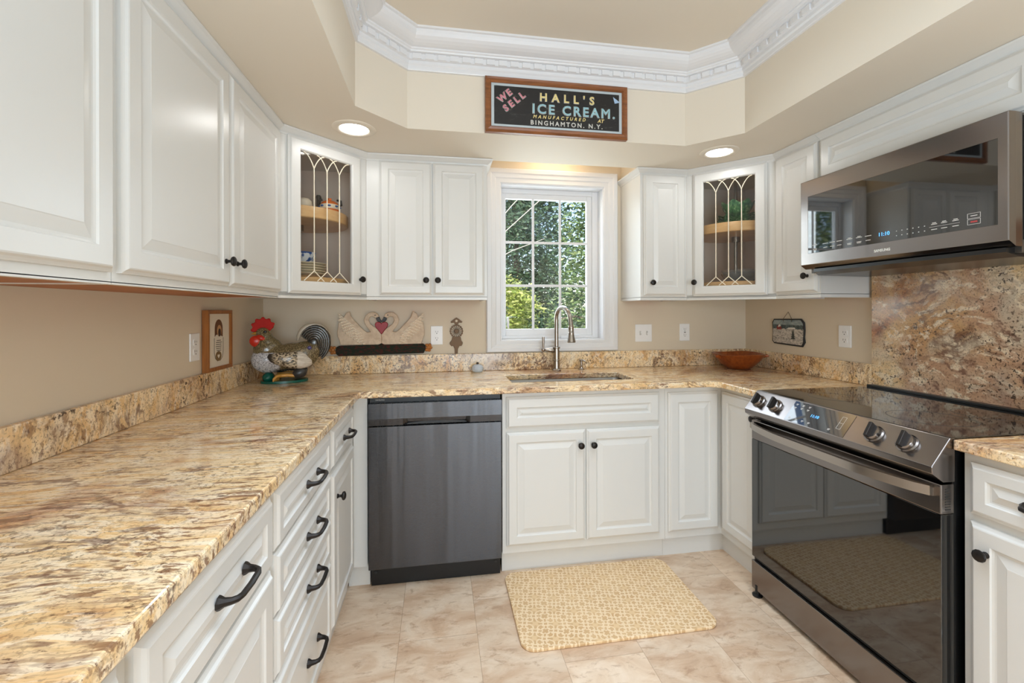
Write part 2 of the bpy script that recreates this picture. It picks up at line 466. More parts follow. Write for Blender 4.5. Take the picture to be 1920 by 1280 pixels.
def door_rings(a0, a1, c0, c1, b0, t=.02, rail=.048, rise=.022):
    r = lambda i, b: (a0 + i, a1 - i, c0 + i, c1 - i, b0 + b)
    return [r(0, 0), r(0, t - .010), r(.003, t - .0085), r(.007, t - .006), r(.011, t - .0012), r(.014, t), r(rail, t), r(rail + .0025, t - .004),
            r(rail + .007, t - .0065), r(rail + .011, t - .007), r(rail + .011 + rise, t - .0012), r(rail + .013 + rise, t - .0004)]
def raised(name, parent, T, a0, a1, c0, c1, b0, rail=.048, rise=.022, t=.02):
    return MB().rings(door_rings(a0, a1, c0, c1, b0, t, rail, rise), T).build(name, M['white'], parent)
def glass_door(parent, T, a0, a1, c0, c1, b0, rail=.058, t=.02):
    r = lambda i, b: (a0 + i, a1 - i, c0 + i, c1 - i, b0 + b)
    d = MB().rings([r(0, 0), r(0, t - .010), r(.003, t - .0085), r(.007, t - .006), r(.011, t - .0012), r(.014, t), r(rail - .006, t), r(rail - .002, t - .004), r(rail, t - .008), r(rail, 0)], T, loop=True).build('glass_door', M['white'], parent)
    g0, g1, h0, h1 = a0 + rail - .004, a1 - rail + .004, c0 + rail - .004, c1 - rail + .004
    MB().box(g0, g1, b0 + .004, b0 + .007, h0, h1, T).build('glass_pane', M['cabpane'], d)
    q = MB(); w = (g1 - g0 - .008) / 4; bb = b0 + .0095
    xs = [g0 + .004 + w * i for i in range(5)]; zt, zb = h1 - .004, h0 + .004
    for i in (1, 2, 3):
        q.tube([(xs[i], bb, zb + .05), (xs[i], bb, zt - .068)], .0028, 6, T)
        for s_ in (-1, 1):
            pts = []
            for k in range(7):
                u = k / 6
                pts.append((xs[i] + s_ * w * (u ** 1.1) * .78, bb, zt - .068 + .067 * math.sin(u * math.pi / 2) ** .95))
            q.tube(pts, .0026, 6, T)
            q.tube([(xs[i], bb, zb + .05), (xs[i] + s_ * w * .76, bb, zb + .002)], .0024, 6, T)
    q.build('leading', M['came'], d, smooth=40)
    return d
KN = MB().lathe([(.0085, 0), (.0085, .003), (.0052, .006), (.0048, .013), (.008, .016), (.0145, .019), (.0165, .023), (.0150, .027), (.0085, .0305), (0, .031)], 12).mesh('knob', 28)
def knob(parent, pos, n, name='knob'):
    n = Vector(n).normalized(); x = Vector((0, 0, 1)).cross(n).normalized(); y = n.cross(x)
    m4 = Matrix(((x.x, y.x, n.x, pos[0]), (x.y, y.y, n.y, pos[1]), (x.z, y.z, n.z, pos[2]), (0, 0, 0, 1)))
    return link(name, KN, M['bronze'], parent, M4=m4)
_h = MB()
_L = .052
_pts = [(-_L, 0, 0), (-_L, 0, .004), (-_L + .001, 0, .010), (-_L + .003, 0, .020), (-_L + .008, 0, .0275), (-_L + .018, 0, .0315), (0, 0, .033)]
_rad = [.0125, .0115, .0075, .0062, .006, .0056, .0058]
_h.tube(_pts + [(-p[0], p[1], p[2]) for p in _pts[-2::-1]], _rad + _rad[-2::-1], 8)
HN = _h.mesh('handle', 30)
def handle(parent, pos, n, u):
    n = Vector(n); u = Vector(u); y = n.cross(u)
    m4 = Matrix(((u.x, y.x, n.x, pos[0]), (u.y, y.y, n.y, pos[1]), (u.z, y.z, n.z, pos[2]), (0, 0, 0, 1)))
    return link('handle', HN, M['bronze'], parent, M4=m4)
def sweep2d(path, prof, prev=None, nxt=None):
    """profile (out, z) along a plan polyline with mitred corners; out = right-hand side of travel"""
    P = [Vector(p) for p in path]; n = len(P); mb = MB(); k = len(prof); vs = []
    def nrm(a, b): d = (b - a).normalized(); return Vector((d.y, -d.x))
    for i in range(n):
        a = nrm(P[i - 1], P[i]) if i > 0 else (nrm(Vector(prev), P[0]) if prev is not None else None)
        b = nrm(P[i], P[i + 1]) if i < n - 1 else (nrm(P[-1], Vector(nxt)) if nxt is not None else None)
        if a is None: m = b
        elif b is None: m = a
        else: m = (a + b).normalized(); m = m / max(.2, m.dot(a))
        for o, z in prof: vs.append((P[i].x + m.x * o, P[i].y + m.y * o, z))
    fs = []
    for i in range(n - 1):
        for j in range(k): fs.append((i * k + j, i * k + (j + 1) % k, (i + 1) * k + (j + 1) % k, (i + 1) * k + j))
    fs.append(list(range(k))); fs.append([(n - 1) * k + j for j in range(k)][::-1])
    return mb.add(vs, fs)
def text(name, body, size, mat, parent, M4, ext=.0006, align='CENTER', off=0, shear=0, space=1.0, bold=0):
    c = bpy.data.curves.new(name, 'FONT'); c.body = body; c.size = size; c.extrude = ext; c.align_x = align
    c.bevel_depth = bold; c.bevel_resolution = 0
    c.offset = off; c.shear = shear; c.space_character = space; c.resolution_u = 3
    return _textlink(name, c, mat, parent, M4)
def _textlink(name, c, mat, parent, M4):
    tmp = bpy.data.objects.new('tmp', c); COL.objects.link(tmp)
    dg = bpy.context.evaluated_depsgraph_get(); dg.update()
    me = bpy.data.meshes.new_from_object(tmp.evaluated_get(dg))
    bpy.data.objects.remove(tmp); bpy.data.curves.remove(c); me.name = name
    me.materials.clear()
    return link(name, me, mat, parent, M4=M4)
def face_m4(pos, u, n):
    u = Vector(u); n = Vector(n); y = n.cross(u)
    return Matrix(((u.x, y.x, n.x, pos[0]), (u.y, y.y, n.y, pos[1]), (u.z, y.z, n.z, pos[2]), (0, 0, 0, 1)))
def edge(prof): return prof

# ------------------------------------------------------------------ room shell
ZS, ZT = 2.1184, 2.52        # soffit underside, tray ceiling
YB = -6.5
struct(MB().box(-.2, W + .2, YB - .1, .2, -.12, 0).build('floor', M['floor']))
w = MB()
WX0, WX1, WZ0, WZ1 = 1.368, 2.050, 1.090, 2.080
w.box(-.16, WX0, 0, .16, 0, 2.62); w.box(WX1, W + .16, 0, .16, 0, 2.62)
w.box(WX0, WX1, 0, .16, 0, WZ0); w.box(WX0, WX1, 0, .16, WZ1, 2.62)
struct(w.build('wall_back', M['wall']))
struct(MB().box(-.16, 0, YB, 0, 0, 2.62).build('wall_left', M['wall']))
struct(MB().box(W, W + .16, YB, 0, 0, 2.62).build('wall_right', M['wall']))
struct(MB().box(-.16, W + .16, YB - .16, YB, 0, 2.62).build('wall_rear', M['wall']))
# ceiling: lowered soffit round an eight-cornered tray, niche above the window
TX = [(.658, -.852), (.852, -.656), (2.232, -.656), (2.421, -.852)]
TYF = -3.9
tray = TX + [(2.421, TYF + .196), (2.232, TYF), (.852, TYF), (.658, TYF + .196)]
NX0, NX1, NY = 1.2625, 2.168, -.2845
c = MB()
def sof(poly): c.prism(poly, ZS, ZS + .0, None) if False else c.add([(p[0], p[1], ZS) for p in poly], [list(range(len(poly)))])
sof([(0, 0), (NX0, 0), (NX0, NY), (NX0, -.656), (.852, -.656), (.658, -.852), (.658, -.86), (0, -.86)])
sof([(NX1, 0), (W, 0), (W, -.86), (2.421, -.86), (2.421, -.852), (2.232, -.656), (NX1, -.656), (NX1, NY)])
sof([(NX0, NY), (NX1, NY), (NX1, -.656), (NX0, -.656)])
sof([(0, -.86), (.658, -.86), (.658, TYF + .196), (0, TYF + .196)])
sof([(2.421, -.86), (W, -.86), (W, TYF + .196), (2.421, TYF + .196)])
sof([(0, TYF + .196), (.658, TYF + .196), (.852, TYF), (2.232, TYF), (2.421, TYF + .196), (W, TYF + .196), (W, YB), (0, YB)])
for i in range(8):
    a, b = tray[i], tray[(i + 1) % 8]
    c.add([(a[0], a[1], ZS), (b[0], b[1], ZS), (b[0], b[1], ZT), (a[0], a[1], ZT)], [(0, 1, 2, 3)])
NT = 2.40
for a, b in (((NX0, 0), (NX0, NY)), ((NX0, NY), (NX1, NY)), ((NX1, NY), (NX1, 0))):
    c.add([(a[0], a[1], ZS), (b[0], b[1], ZS), (b[0], b[1], NT), (a[0], a[1], NT)], [(0, 1, 2, 3)])
c.add([(NX0, 0, NT), (NX1, 0, NT), (NX1, NY, NT), (NX0, NY, NT)], [(0, 1, 2, 3)])
c.box(-.16, W + .16, YB - .16, .16, ZT, ZT + .12)
struct(c.build('ceiling', M['ceil']))
# tray crown moulding with dentils
zc = 2.382
prof = [(0, zc), (.011, zc), (.013, zc + .004), (.013, zc + .020), (.017, zc + .024), (.019, zc + .026), (.019, zc + .040), (.030, zc + .042), (.030, zc + .066), (.046, zc + .068), (.048, zc + .074),
        (.054, zc + .077), (.055, zc + .083)] + [(.055 + .062 * math.sin(t * math.pi / 12) ** 1.25, zc + .083 + .045 * (1 - math.cos(t * math.pi / 12))) for t in range(1, 7)] + [(.126, zc + .130), (.127, ZT), (0, ZT)]
tp = [tray[7]] + TX + [tray[4]]
t1 = sweep2d([(tray[7][0], tray[7][1])] + TX + [tray[4]], prof).build('trim_1', M['trim'])
struct(t1)
q = MB()
for i in range(len(tp) - 1):
    a, b = Vector(tp[i]), Vector(tp[i + 1]); d = (b - a); L = d.length; d.normalize(); nn = Vector((d.y, -d.x))
    k = int((L - .02) / .056)
    for j in range(k):
        s0 = (L - (k - 1) * .056) / 2 + j * .056
        if i in (0, 4) and (a + d * s0).y < -2.4: continue
        T = Matrix(((d.x, nn.x, 0, a.x + d.x * s0), (d.y, nn.y, 0, a.y + d.y * s0), (0, 0, 1, zc + .042), (0, 0, 0, 1)))
        q.box(-.019, .019, .029, .0375, 0, .0235, T)
q.build('dentil_band', M['trim'], t1)
# two recessed lights, one lamp in the niche
def downlight(x, y, label):
    t = thing('recessed_light', label, 'ceiling light', (x, y, ZS), 'recessed lights in the soffit')
    T = Matrix.Translation((x, y, ZS))
    MB().lathe([(.064, .0005), (.064, -.004), (.070, -.0075), (.090, -.006), (.096, -.0025), (.097, .0005)], 40, T, cap=False).build('trim_ring', M['ceil'], t, smooth=40)
    MB().lathe([(0, -.0035), (.055, -.0035), (.064, -.001), (.064, .0004)], 40, T).build('lens', M['lens'], t, smooth=40)
downlight(.612, -.616, 'lit recessed light in the soffit above the corner cabinet holding orange crockery')
downlight(2.456, -.606, 'lit recessed light in the soffit above the corner cabinet holding green leaf bowls')
t = thing('puck_light', 'small warm lamp hidden in the niche above the window', 'lamp', (1.70, -.13, NT))
MB().lathe([(.036, 0), (.038, -.008), (.034, -.014), (.030, -.014), (.030, 0)], 24, Matrix.Translation((1.70, -.13, NT)), cap=False).build('housing', M['whitepl'], t, smooth=40)
MB().lathe([(0, -.012), (.029, -.012), (.030, -.004)], 24, Matrix.Translation((1.70, -.13, NT))).build('lens', M['puck'], t)

# ------------------------------------------------------------------ window
win = bpy.data.objects.new('window_1', None); COL.objects.link(win); win.location = (1.709, 0, 1.02); struct(win)
win['label'] = 'white framed nine-pane window over the sink'
cp = [(0, .0), (.0, .012), (.006, .016), (.030, .016), (.036, .020), (.058, .022), (.064, .026), (.086, .026), (.092, .020), (.092, 0)]
q = MB()   # casing: mitred rings around the opening
rects = [(WX0 + .006 - o, WX1 - .006 + o, WZ0 + .006 - o * .77, WZ1 - .006 + o, bb) for o, bb in cp]
T0 = F_BACK
q.rings(rects, T0, loop=True).build('casing', M['trim'], win)
q = MB()
for x0, x1, z0, z1 in ((WX0 - .002, WX0 + .010, WZ0, WZ1), (WX1 - .010, WX1 + .002, WZ0, WZ1), (WX0 + .010, WX1 - .010, WZ1 - .010, WZ1 + .002), (WX0 + .010, WX1 - .010, WZ0 - .002, WZ0 + .010)):
    q.box(x0, x1, -.004, .135, z0, z1)
q.build('jamb', M['trim'], win)
def ringbox(x0, x1, z0, z1, wl, wr, wt, wb, y0, y1, name, mat, bev=.002):
    q = MB(); q.box(x0, x0 + wl, y0, y1, z0, z1); q.box(x1 - wr, x1, y0, y1, z0, z1)
    q.box(x0 + wl, x1 - wr, y0, y1, z1 - wt, z1); q.box(x0 + wl, x1 - wr, y0, y1, z0, z0 + wb)
    return q.build(name, mat, win, bevel=bev)
ringbox(WX0 + .010, WX1 - .010, WZ0 + .010, WZ1 - .010, .020, .040, .030, .020, .085, .135, 'window_frame', M['trim'])
ringbox(1.398, 2.000, 1.118, 2.042, .022, .034, .034, .046, .095, .125, 'sash', M['trim'])
GX0, GX1, GZ0, GZ1 = 1.420, 1.966, 1.164, 2.008
MB().box(GX0 - .004, GX1 + .004, .108, .112, GZ0 - .004, GZ1 + .004).build('window_pane', M['pane'], win)
for i in (1, 2):
    x = GX0 + (GX1 - GX0) * i / 3
    MB().box(x - .008, x + .008, .101, .107, GZ0, GZ1).build('muntin', M['trim'], win, bevel=.002)
    z = GZ0 + (GZ1 - GZ0) * i / 3
    MB().box(GX0, GX1, .102, .1065, z - .008, z + .008).build('muntin', M['trim'], win, bevel=.002)
q = MB(); q.box(1.425, 1.437, .07, .096, 1.18, 1.24); q.tube([(1.431, .075, 1.235), (1.431, .06, 1.20), (1.431, .064, 1.17)], .006, 8)
q.box(1.78, 1.88, .065, .085, 1.102, 1.118); q.tube([(1.82, .07, 1.118), (1.86, .055, 1.130), (1.90, .05, 1.124)], .007, 8)
q.build('latch', M['trim'], win, smooth=40)

# ------------------------------------------------------------------ upper cabinets
UZ0, UZ1, UF = 1.3425, 2.1184, .2845
CROWN = [(-.004, 2.084), (.003, 2.084), (.006, 2.092), (.012, 2.096), (.024, 2.106), (.030, 2.110), (.031, 2.117), (-.004, 2.117)]
def crown(parent, path, prev=None, nxt=None):
    sweep2d(path, CROWN, prev, nxt).build('crown_moulding', M['white'], parent)
# clockwise run: left wall (travel +y, out +x) -> corner -> back wall -> window
kL0, kL1, kB0, kB1 = (UF, -2.75), (UF, -.6125), (.6125, -UF), (1.2575, -UF)
kR0, kR1, kR2, kR3 = (2.165, -UF), (W - .6066, -UF), (W - UF, -.6165), (W - UF, -1.70)
def carcass(parent, T, a0, a1, z0=UZ0, z1=ZS, depth=UF, recess=.016):
    q = MB()
    q.box(a0, a1, .002, depth, z0 + recess, z1 - .0015, T)
    q.box(a0, a1, depth - .02, depth, z0, z0 + recess + .002, T)
    q.box(a0, a0 + .016, .002, depth - .02, z0, z0 + recess + .002, T); q.box(a1 - .016, a1, .002, depth - .02, z0, z0 + recess + .002, T)
    q.build('cabinet_body', M['white'], parent)
    MB().box(a0 + .016, a1 - .016, .004, depth - .02, z0 + recess - .003, z0 + recess + .001, T).build('underside', M['under'], parent)
# left wall, front pair of doors
def upper(name, label, T, a0, a1, loc):
    t = thing(name, label, 'cabinet', loc); return t
t = upper('wall_cabinet', 'tall white wall cabinet on the left wall, nearest the camera and cut off', F_LEFT, -2.75, -1.635, (.14, -2.2, UZ0))
carcass(t, F_LEFT, -2.75, -1.637, recess=.004)
raised('door', t, F_LEFT, -2.12, -1.648, 1.368, 2.086, UF, .052, .026)
raised('door', t, F_LEFT, -2.62, -2.132, 1.368, 2.086, UF, .052, .026)
crown(t, [kL0, (UF, -1.636)])
t = upper('wall_cabinet', 'white two-door wall cabinet on the left wall with two dark knobs side by side', F_LEFT, -1.635, -.6125, (.14, -1.1, UZ0))
carcass(t, F_LEFT, -1.635, -.6125, recess=.004)
d = raised('door', t, F_LEFT, -1.621, -1.113, 1.368, 2.086, UF, .052, .026); knob(d, (UF + .02, -1.150, 1.447), (1, 0, 0))
d = raised('door', t, F_LEFT, -1.102, -.625, 1.368, 2.086, UF, .052, .026); knob(d, (UF + .02, -1.068, 1.447), (1, 0, 0))
crown(t, [(UF, -1.635), kL1], None, kB0)
# corner cabinets with glass doors
def corner(label, pts, T, w, prev, nxt, knob_a, kpath):
    """pts: wall corner, end on first wall, front a, front b, end on second wall (plan)"""
    cx, cy = pts[0]
    t = thing('corner_wall_cabinet', label, 'cabinet', (cx + (pts[2][0] - cx) * .5, (pts[3][1] + pts[2][1]) * .5, UZ0))
    e = .002
    ins = [(p[0] + (e if cx < 1 else -e) * (1 if abs(p[0] - cx) < 1e-6 else 0), p[1] - e * (1 if abs(p[1]) < 1e-6 else 0)) for p in pts]
    MB().prism(ins, UZ0 + .012, UZ0 + .03).build('bottom_panel', M['white'], t)
    MB().prism(ins, 2.095, ZS - .0015).build('top_panel', M['white'], t)
    q = MB()
    n = len(ins)
    cen = Vector((sum(p[0] for p in ins) / n, sum(p[1] for p in ins) / n))
    for i in (0, 1, 3, 4):
        a, b = Vector(ins[i]), Vector(ins[(i + 1) % n]); d = (b - a).normalized(); nn = Vector((-d.y, d.x))
        if (cen - a).dot(nn) < 0: nn = -nn
        th = .012
        poly = [a, b, b + nn * th, a + nn * th]
        q.prism([tuple(p) for p in poly], UZ0 + .03, 2.095)
    q.build('back_panel', M['inside'], t)
    q = MB()  # face frame
    q.box(0, .052, -.019, 0, UZ0, ZS - .0015, T); q.box(w - .052, w, -.019, 0, UZ0, ZS - .0015, T)
    q.box(.052, w - .052, -.019, 0, UZ0, UZ0 + .045, T); q.box(.052, w - .052, -.019, 0, 2.055, ZS - .0015, T)
    q.build('face_frame', M['white'], t)
    d = glass_door(t, T, .040, w - .040, 1.366, 2.086, .001)
    kp = T @ Vector((knob_a, .021, 1.446)); nrm = (T.to_3x3() @ Vector((0, 1, 0)))
    knob(d, kp, nrm)
    crown(t, kpath, prev, nxt)
    # rotating round shelves on a chrome pole
    sx = .272 if cx < 1 else W - .272
    Ts = Matrix.Translation((sx, -.272, 0))
    for z0 in (1.732, 1.392):
        MB().lathe([(.0, z0), (.238, z0), (.242, z0 + .004), (.242, z0 + .052), (.239, z0 + .056), (.231, z0 + .056), (.230, z0 + .052), (.230, z0 + .0425), (0, z0 + .0425)], 56, Ts).build('round_shelf', M['maple'], t, smooth=40)
    q = MB(); q.lathe([(.010, UZ0 + .031), (.010, 2.094)], 16, Ts); q.lathe([(.024, 1.700), (.024, 1.731)], 20, Ts); q.build('pole', M['nickel'], t, smooth=40)
    return t
wL = math.hypot(.6125 - UF, .6125 - UF)
TL = frame((UF, -.6125, 0), (S2, S2, 0), (S2, -S2, 0))
corner('white corner cabinet with leaded glass door left of the window, orange and white crockery inside', [(0, 0), (0, -.6125), (UF, -.6125), (.6125, -UF), (.6125, 0)], TL, wL, (UF, -1.2), (1.2, -UF), wL - .052, [kL1, kB0])
wR = math.hypot((W - UF) - (W - .6066), .6165 - UF)
dR = Vector((kR2[0] - kR1[0], kR2[1] - kR1[1])).normalized()
TR = frame((kR1[0], kR1[1], 0), (dR.x, dR.y, 0), (dR.y, -dR.x, 0))
corner('white corner cabinet with leaded glass door right of the window, green leaf bowls inside', [(W, 0), (W, -.6165), (W - UF, -.6165), (W - .6066, -UF), (W - .6066, 0)], TR, wR, (2.2, -UF), (W - UF, -1.2), .052, [kR1, kR2])
# back wall, left of window
t = upper('wall_cabinet', 'white two-door wall cabinet on the back wall, just left of the window', F_BACK, .6125, 1.2575, (.93, -.14, UZ0))
carcass(t, F_BACK, .6135, 1.2575)
d = raised('door', t, F_BACK, .681, .9575, 1.368, 2.086, UF, .046, .024); knob(d, (.926, -UF - .02, 1.447), (0, -1, 0))
d = raised('door', t, F_BACK, .9635, 1.243, 1.368, 2.086, UF, .046, .024); knob(d, (.988, -UF - .02, 1.447), (0, -1, 0))
crown(t, [kB0, kB1, (1.2575, -.002)], (UF, -.6125))
# back wall, right of window
t = upper('wall_cabinet', 'narrow white single-door wall cabinet on the back wall, just right of the window', F_BACK, 2.165, 2.46, (2.31, -.14, UZ0))
carcass(t, F_BACK, 2.165, W - .6076)
d = raised('door', t, F_BACK, 2.181, 2.4475, 1.368, 2.086, UF, .052, .022); knob(d, (2.226, -UF - .02, 1.445), (0, -1, 0))
crown(t, [(2.165, -.002), kR0, kR1], None, kR2)
# right wall, beside the microwave
t = upper('wall_cabinet', 'narrow white wall cabinet on the right wall between the glass corner cabinet and the microwave', F_RIGHT, -.90, -.6175, (W - .14, -.76, UZ0))
carcass(t, F_RIGHT, -.899, -.6175)
d = raised('door', t, F_RIGHT, -.892, -.628, 1.368, 2.086, UF, .052, .022); knob(d, (W - UF - .02, -.842, 1.449), (-1, 0, 0))
crown(t, [kR2, (W - UF, -.8995)], kR1)
t = upper('wall_cabinet', 'long low white cabinet directly above the microwave with one wide raised panel', F_RIGHT, -1.70, -.90, (W - .14, -1.3, 1.90))
carcass(t, F_RIGHT, -1.73, -.9005, 1.872, ZS, UF, .004)
raised('door', t, F_RIGHT, -1.700, -.909, 1.897, 2.086, UF, .052, .020)
crown(t, [(W - UF, -.9005), (W - UF, -1.73)])

# ------------------------------------------------------------------ worktop, upstands, slab
ZW0, ZW1 = .884, .914
xs = [0, .635, 1.364, 2.040, 2.378, 2.420, W]; ys = [-2.9, -.918, -.676, -.6385, -.492, -.228, 0]
cl = []
for i in range(6):
    for j in range(6):
        x0, x1, y0, y1 = xs[i], xs[i + 1], ys[j], ys[j + 1]
        xm, ym = (x0 + x1) / 2, (y0 + y1) / 2
        inside = xm < .635 or ym > -.6385 or (xm > 2.42 and ym > -.918)
        if 1.364 < xm < 2.04 and -.492 < ym < -.228: inside = False
        if inside: cl.append([(x0, y0), (x1, y0), (x1, y1), (x0, y1)])
cl.append([(2.378, -.6385), (2.420, -.6385), (2.420, -.676)])
o = MB().cells(cl, ZW0, ZW1).build('worktop', M['granite'], None, bevel=.004, seg=2)
tag(o, 'long brown and cream granite worktop running along the left and back walls to the range', 'worktop')
o = MB().box(2.435, W - .002, -2.75, -1.697, ZW0, ZW1).build('worktop', M['granite'], None, bevel=.004)
tag(o, 'short piece of granite worktop on the near side of the range, at the right edge', 'worktop')
e = .0006
o = MB().box(.002, .022, -2.9, -.002, ZW1 + e, 1.0205).build('stone_upstand', M['granite_s'], None, bevel=.0025); tag(o, 'low granite upstand along the left wall behind the worktop', 'upstand')
o = MB().box(.0225, W - .0225, -.022, -.002, ZW1 + e, 1.0205).build('stone_upstand', M['granite_s'], None, bevel=.0025); tag(o, 'low granite upstand along the back wall under the window', 'upstand')
o = MB().box(W - .022, W - .002, -.9155, -.002, ZW1 + e, 1.0205).build('stone_upstand', M['granite_s'], None, bevel=.0025); tag(o, 'low granite upstand on the right wall behind the wooden bowl', 'upstand')
o = MB().box(W - .022, W - .002, -1.90, -.916, ZW1 + .0006, 1.60).build('stone_slab', M['granite_w'], None, bevel=.0015); tag(o, 'tall granite slab on the right wall behind the range, below the microwave', 'backsplash')

# ------------------------------------------------------------------ base cabinets
BZ0, BZ1, BF, KF = .10, .8835, .60, .574
def base(label, T, a0, a1, loc, depth=BF, b0=.002, kick=True):
    t = thing('base_cabinet', label, 'cabinet', loc)
    MB().box(a0, a1, b0, depth, BZ0, BZ1, T).build('cabinet_body', M['white'], t)
    if kick: MB().box(a0, a1, KF - .02, KF, .0, BZ0, T).build('toe_kick', M['white'], t)
    return t
N1 = (1, 0, 0)
t = base('left base cabinet nearest the camera, one wide drawer with a bar pull over a door', F_LEFT, -2.12, -1.637, (.3, -1.9, 0))
d = raised('drawer', t, F_LEFT, -2.105, -1.645, .700, .858, BF, .042, .018); handle(d, (.62, -1.857, .785), N1, (0, 1, 0))
d = raised('door', t, F_LEFT, -2.105, -1.645, .140, .690, BF, .052, .024)
t = base('white base cabinet at the very near end of the left worktop', F_LEFT, -2.75, -2.122, (.3, -2.4, 0))
raised('door', t, F_LEFT, -2.73, -2.135, .140, .858, BF, .052, .024)
t = base('white four-drawer base cabinet on the left wall with four dark bar pulls', F_LEFT, -1.636, -1.085, (.3, -1.36, 0))
for z0, z1 in ((.720, .858), (.566, .712), (.419, .559), (.140, .411)):
    d = raised('drawer', t, F_LEFT, -1.622, -1.098, z0, z1, BF, .036, .016)
    handle(d, (.62, -1.335, (z0 + z1) / 2 - .003), N1, (0, 1, 0))
t = base('white base cabinet in the far left corner with a small drawer over a narrow door', F_LEFT, -1.084, -.601, (.3, -.85, 0))
d = raised('drawer', t, F_LEFT, -1.069, -.676, .716, .858, BF, .036, .016); handle(d, (.62, -.845, .782), N1, (0, 1, 0))
d = raised('door', t, F_LEFT, -1.069, -.676, .140, .694, BF, .048, .022); knob(d, (.62, -1.012, .598), N1)
# filler between corner and dishwasher
t = thing('base_cabinet_filler', 'plain white filler panel between the left corner cabinet and the dishwasher', 'filler panel', (.635, -.59, 0))
MB().box(.602, .664, -.600, -.30, BZ0, BZ1).build('panel', M['white'], t)
MB().box(.576, .672, -.574, -.30, 0, BZ0).build('toe_kick', M['white'], t)
# sink base
t = base('white sink base cabinet under the window with a false drawer front over two doors', F_BACK, 1.296, 2.145, (1.72, -.3, 0), b0=.53)
MB().box(1.296, 1.314, -.53, -.003, BZ0, BZ1).build('side_panel', M['white'], t); MB().box(2.127, 2.145, -.53, -.003, BZ0, BZ1).build('side_panel', M['white'], t)
raised('drawer_front', t, F_BACK, 1.315, 2.112, .710, .862, BF, .050, .016)
d = raised('door', t, F_BACK, 1.315, 1.7125, .138, .690, BF, .048, .024); knob(d, (1.684, -.62, .616), (0, -1, 0))
d = raised('door', t, F_BACK, 1.7195, 2.112, .138, .690, BF, .048, .024); knob(d, (1.750, -.62, .616), (0, -1, 0))
# right corner base
t = thing('corner_base_cabinet', 'white L-shaped corner base cabinet with two hinged doors beside the range', 'cabinet', (2.6, -.3, 0))
xf = W - BF
MB().prism([(2.146, -.002), (2.146, -.600), (xf, -.600), (xf, -.912), (W - .002, -.912), (W - .002, -.002)], BZ0, BZ1).build('cabinet_body', M['white'], t)
MB().prism([(2.146, -.554), (2.146, -.574), (W - KF, -.574), (W - KF, -.912), (W - KF + .02, -.912), (W - KF + .02, -.554)], 0, BZ0).build('toe_kick', M['white'], t)
raised('door', t, F_BACK, 2.160, 2.4445, .138, .858, BF, .050, .022)
d = raised('door', t, F_RIGHT, -.908, -.622, .138, .858, BF, .050, .022); knob(d, (xf - .02, -.884, .775), (-1, 0, 0))
# right base near camera
t = base('white base cabinet on the near side of the range, drawer over a door', F_RIGHT, -2.30, -1.703, (W - .3, -1.9, 0))
d = raised('drawer', t, F_RIGHT, -2.14, -1.723, .716, .858, BF, .040, .018); handle(d, (xf - .02, -1.90, .785), (-1, 0, 0), (0, 1, 0))
d = raised('door', t, F_RIGHT, -2.14, -1.723, .140, .694, BF, .050, .024); knob(d, (xf - .02, -1.765, .620), (-1, 0, 0))

# ------------------------------------------------------------------ dishwasher
t = thing('dishwasher', 'black stainless dishwasher under the worktop left of the sink cabinet', 'dishwasher', (.98, -.3, 0))
X0, X1, YF = .673, 1.288, -.637
MB().box(.675, 1.286, -.598, -.03, .09, .872).build('tub', M['black'], t)
MB().box(X0 + .004, X1 - .004, -.606, -.598, .858, .8825).build('control_strip', M['black'], t)
q = MB(); q.box(X0, X1, YF, -.600, .098, .752)
q.build('door', M['blacks'], t, bevel=.003)
q = MB(); yu = YF - .001
q.box(X0, X1, yu, -.600, .787, .857)
def wedge(x0, x1):   # lower band of the control panel, leaning in slightly
    q.add([(x0, yu, .787), (x1, yu, .787), (x1, yu + .007, .755), (x0, yu + .007, .755), (x0, -.6, .787), (x1, -.6, .787), (x1, -.6, .755), (x0, -.6, .755)], [(0, 1, 2, 3), (4, 7, 6, 5), (0, 4, 5, 1), (2, 6, 7, 3), (0, 3, 7, 4), (1, 5, 6, 2)])
wedge(X0, .828); wedge(1.138, X1)
q.add([(.828, yu + .001, .787), (.828, yu + .007, .755), (.850, yu + .020, .757), (.845, yu + .010, .786)], [(0, 1, 2, 3)])
q.add([(1.138, yu + .001, .787), (1.138, yu + .007, .755), (1.116, yu + .020, .757), (1.121, yu + .010, .786)], [(0, 1, 2, 3)])
q.add([(.845, yu + .010, .787), (1.121, yu + .010, .787), (1.116, yu + .016, .768), (.850, yu + .016, .768)], [(0, 1, 2, 3)])
dh = q.build('door_top', M['blacks'], t)
pp_ = [(.838, .7555), (1.128, .7555), (1.112, .7635), (1.06, .767), (.983, .768), (.906, .767), (.854, .7635)]
MB().add([(x, yu + .0165, z) for x, z in pp_] + [(x, -.612, z) for x, z in pp_], [list(range(7))] + [[7 + i for i in range(7)]] + [(i, (i + 1) % 7, 7 + (i + 1) % 7, 7 + i) for i in range(7)]).build('pocket_slot', M['black'], dh)
MB().box(.680, 1.285, -.590, -.560, .002, .093).build('kick_plate', M['black'], t)
for x in (.70, 1.262): MB().lathe([(0, .004), (.007, .003), (.008, 0)], 12, face_m4((x, -.5905, .062), (1, 0, 0), (0, -1, 0))).build('screw', M['slot'], t, smooth=40)
text('lettering', 'SAMSUNG', .009, M['ink'], t, face_m4((.722, -.6065, .8665), (1, 0, 0), (0, -1, 0)))

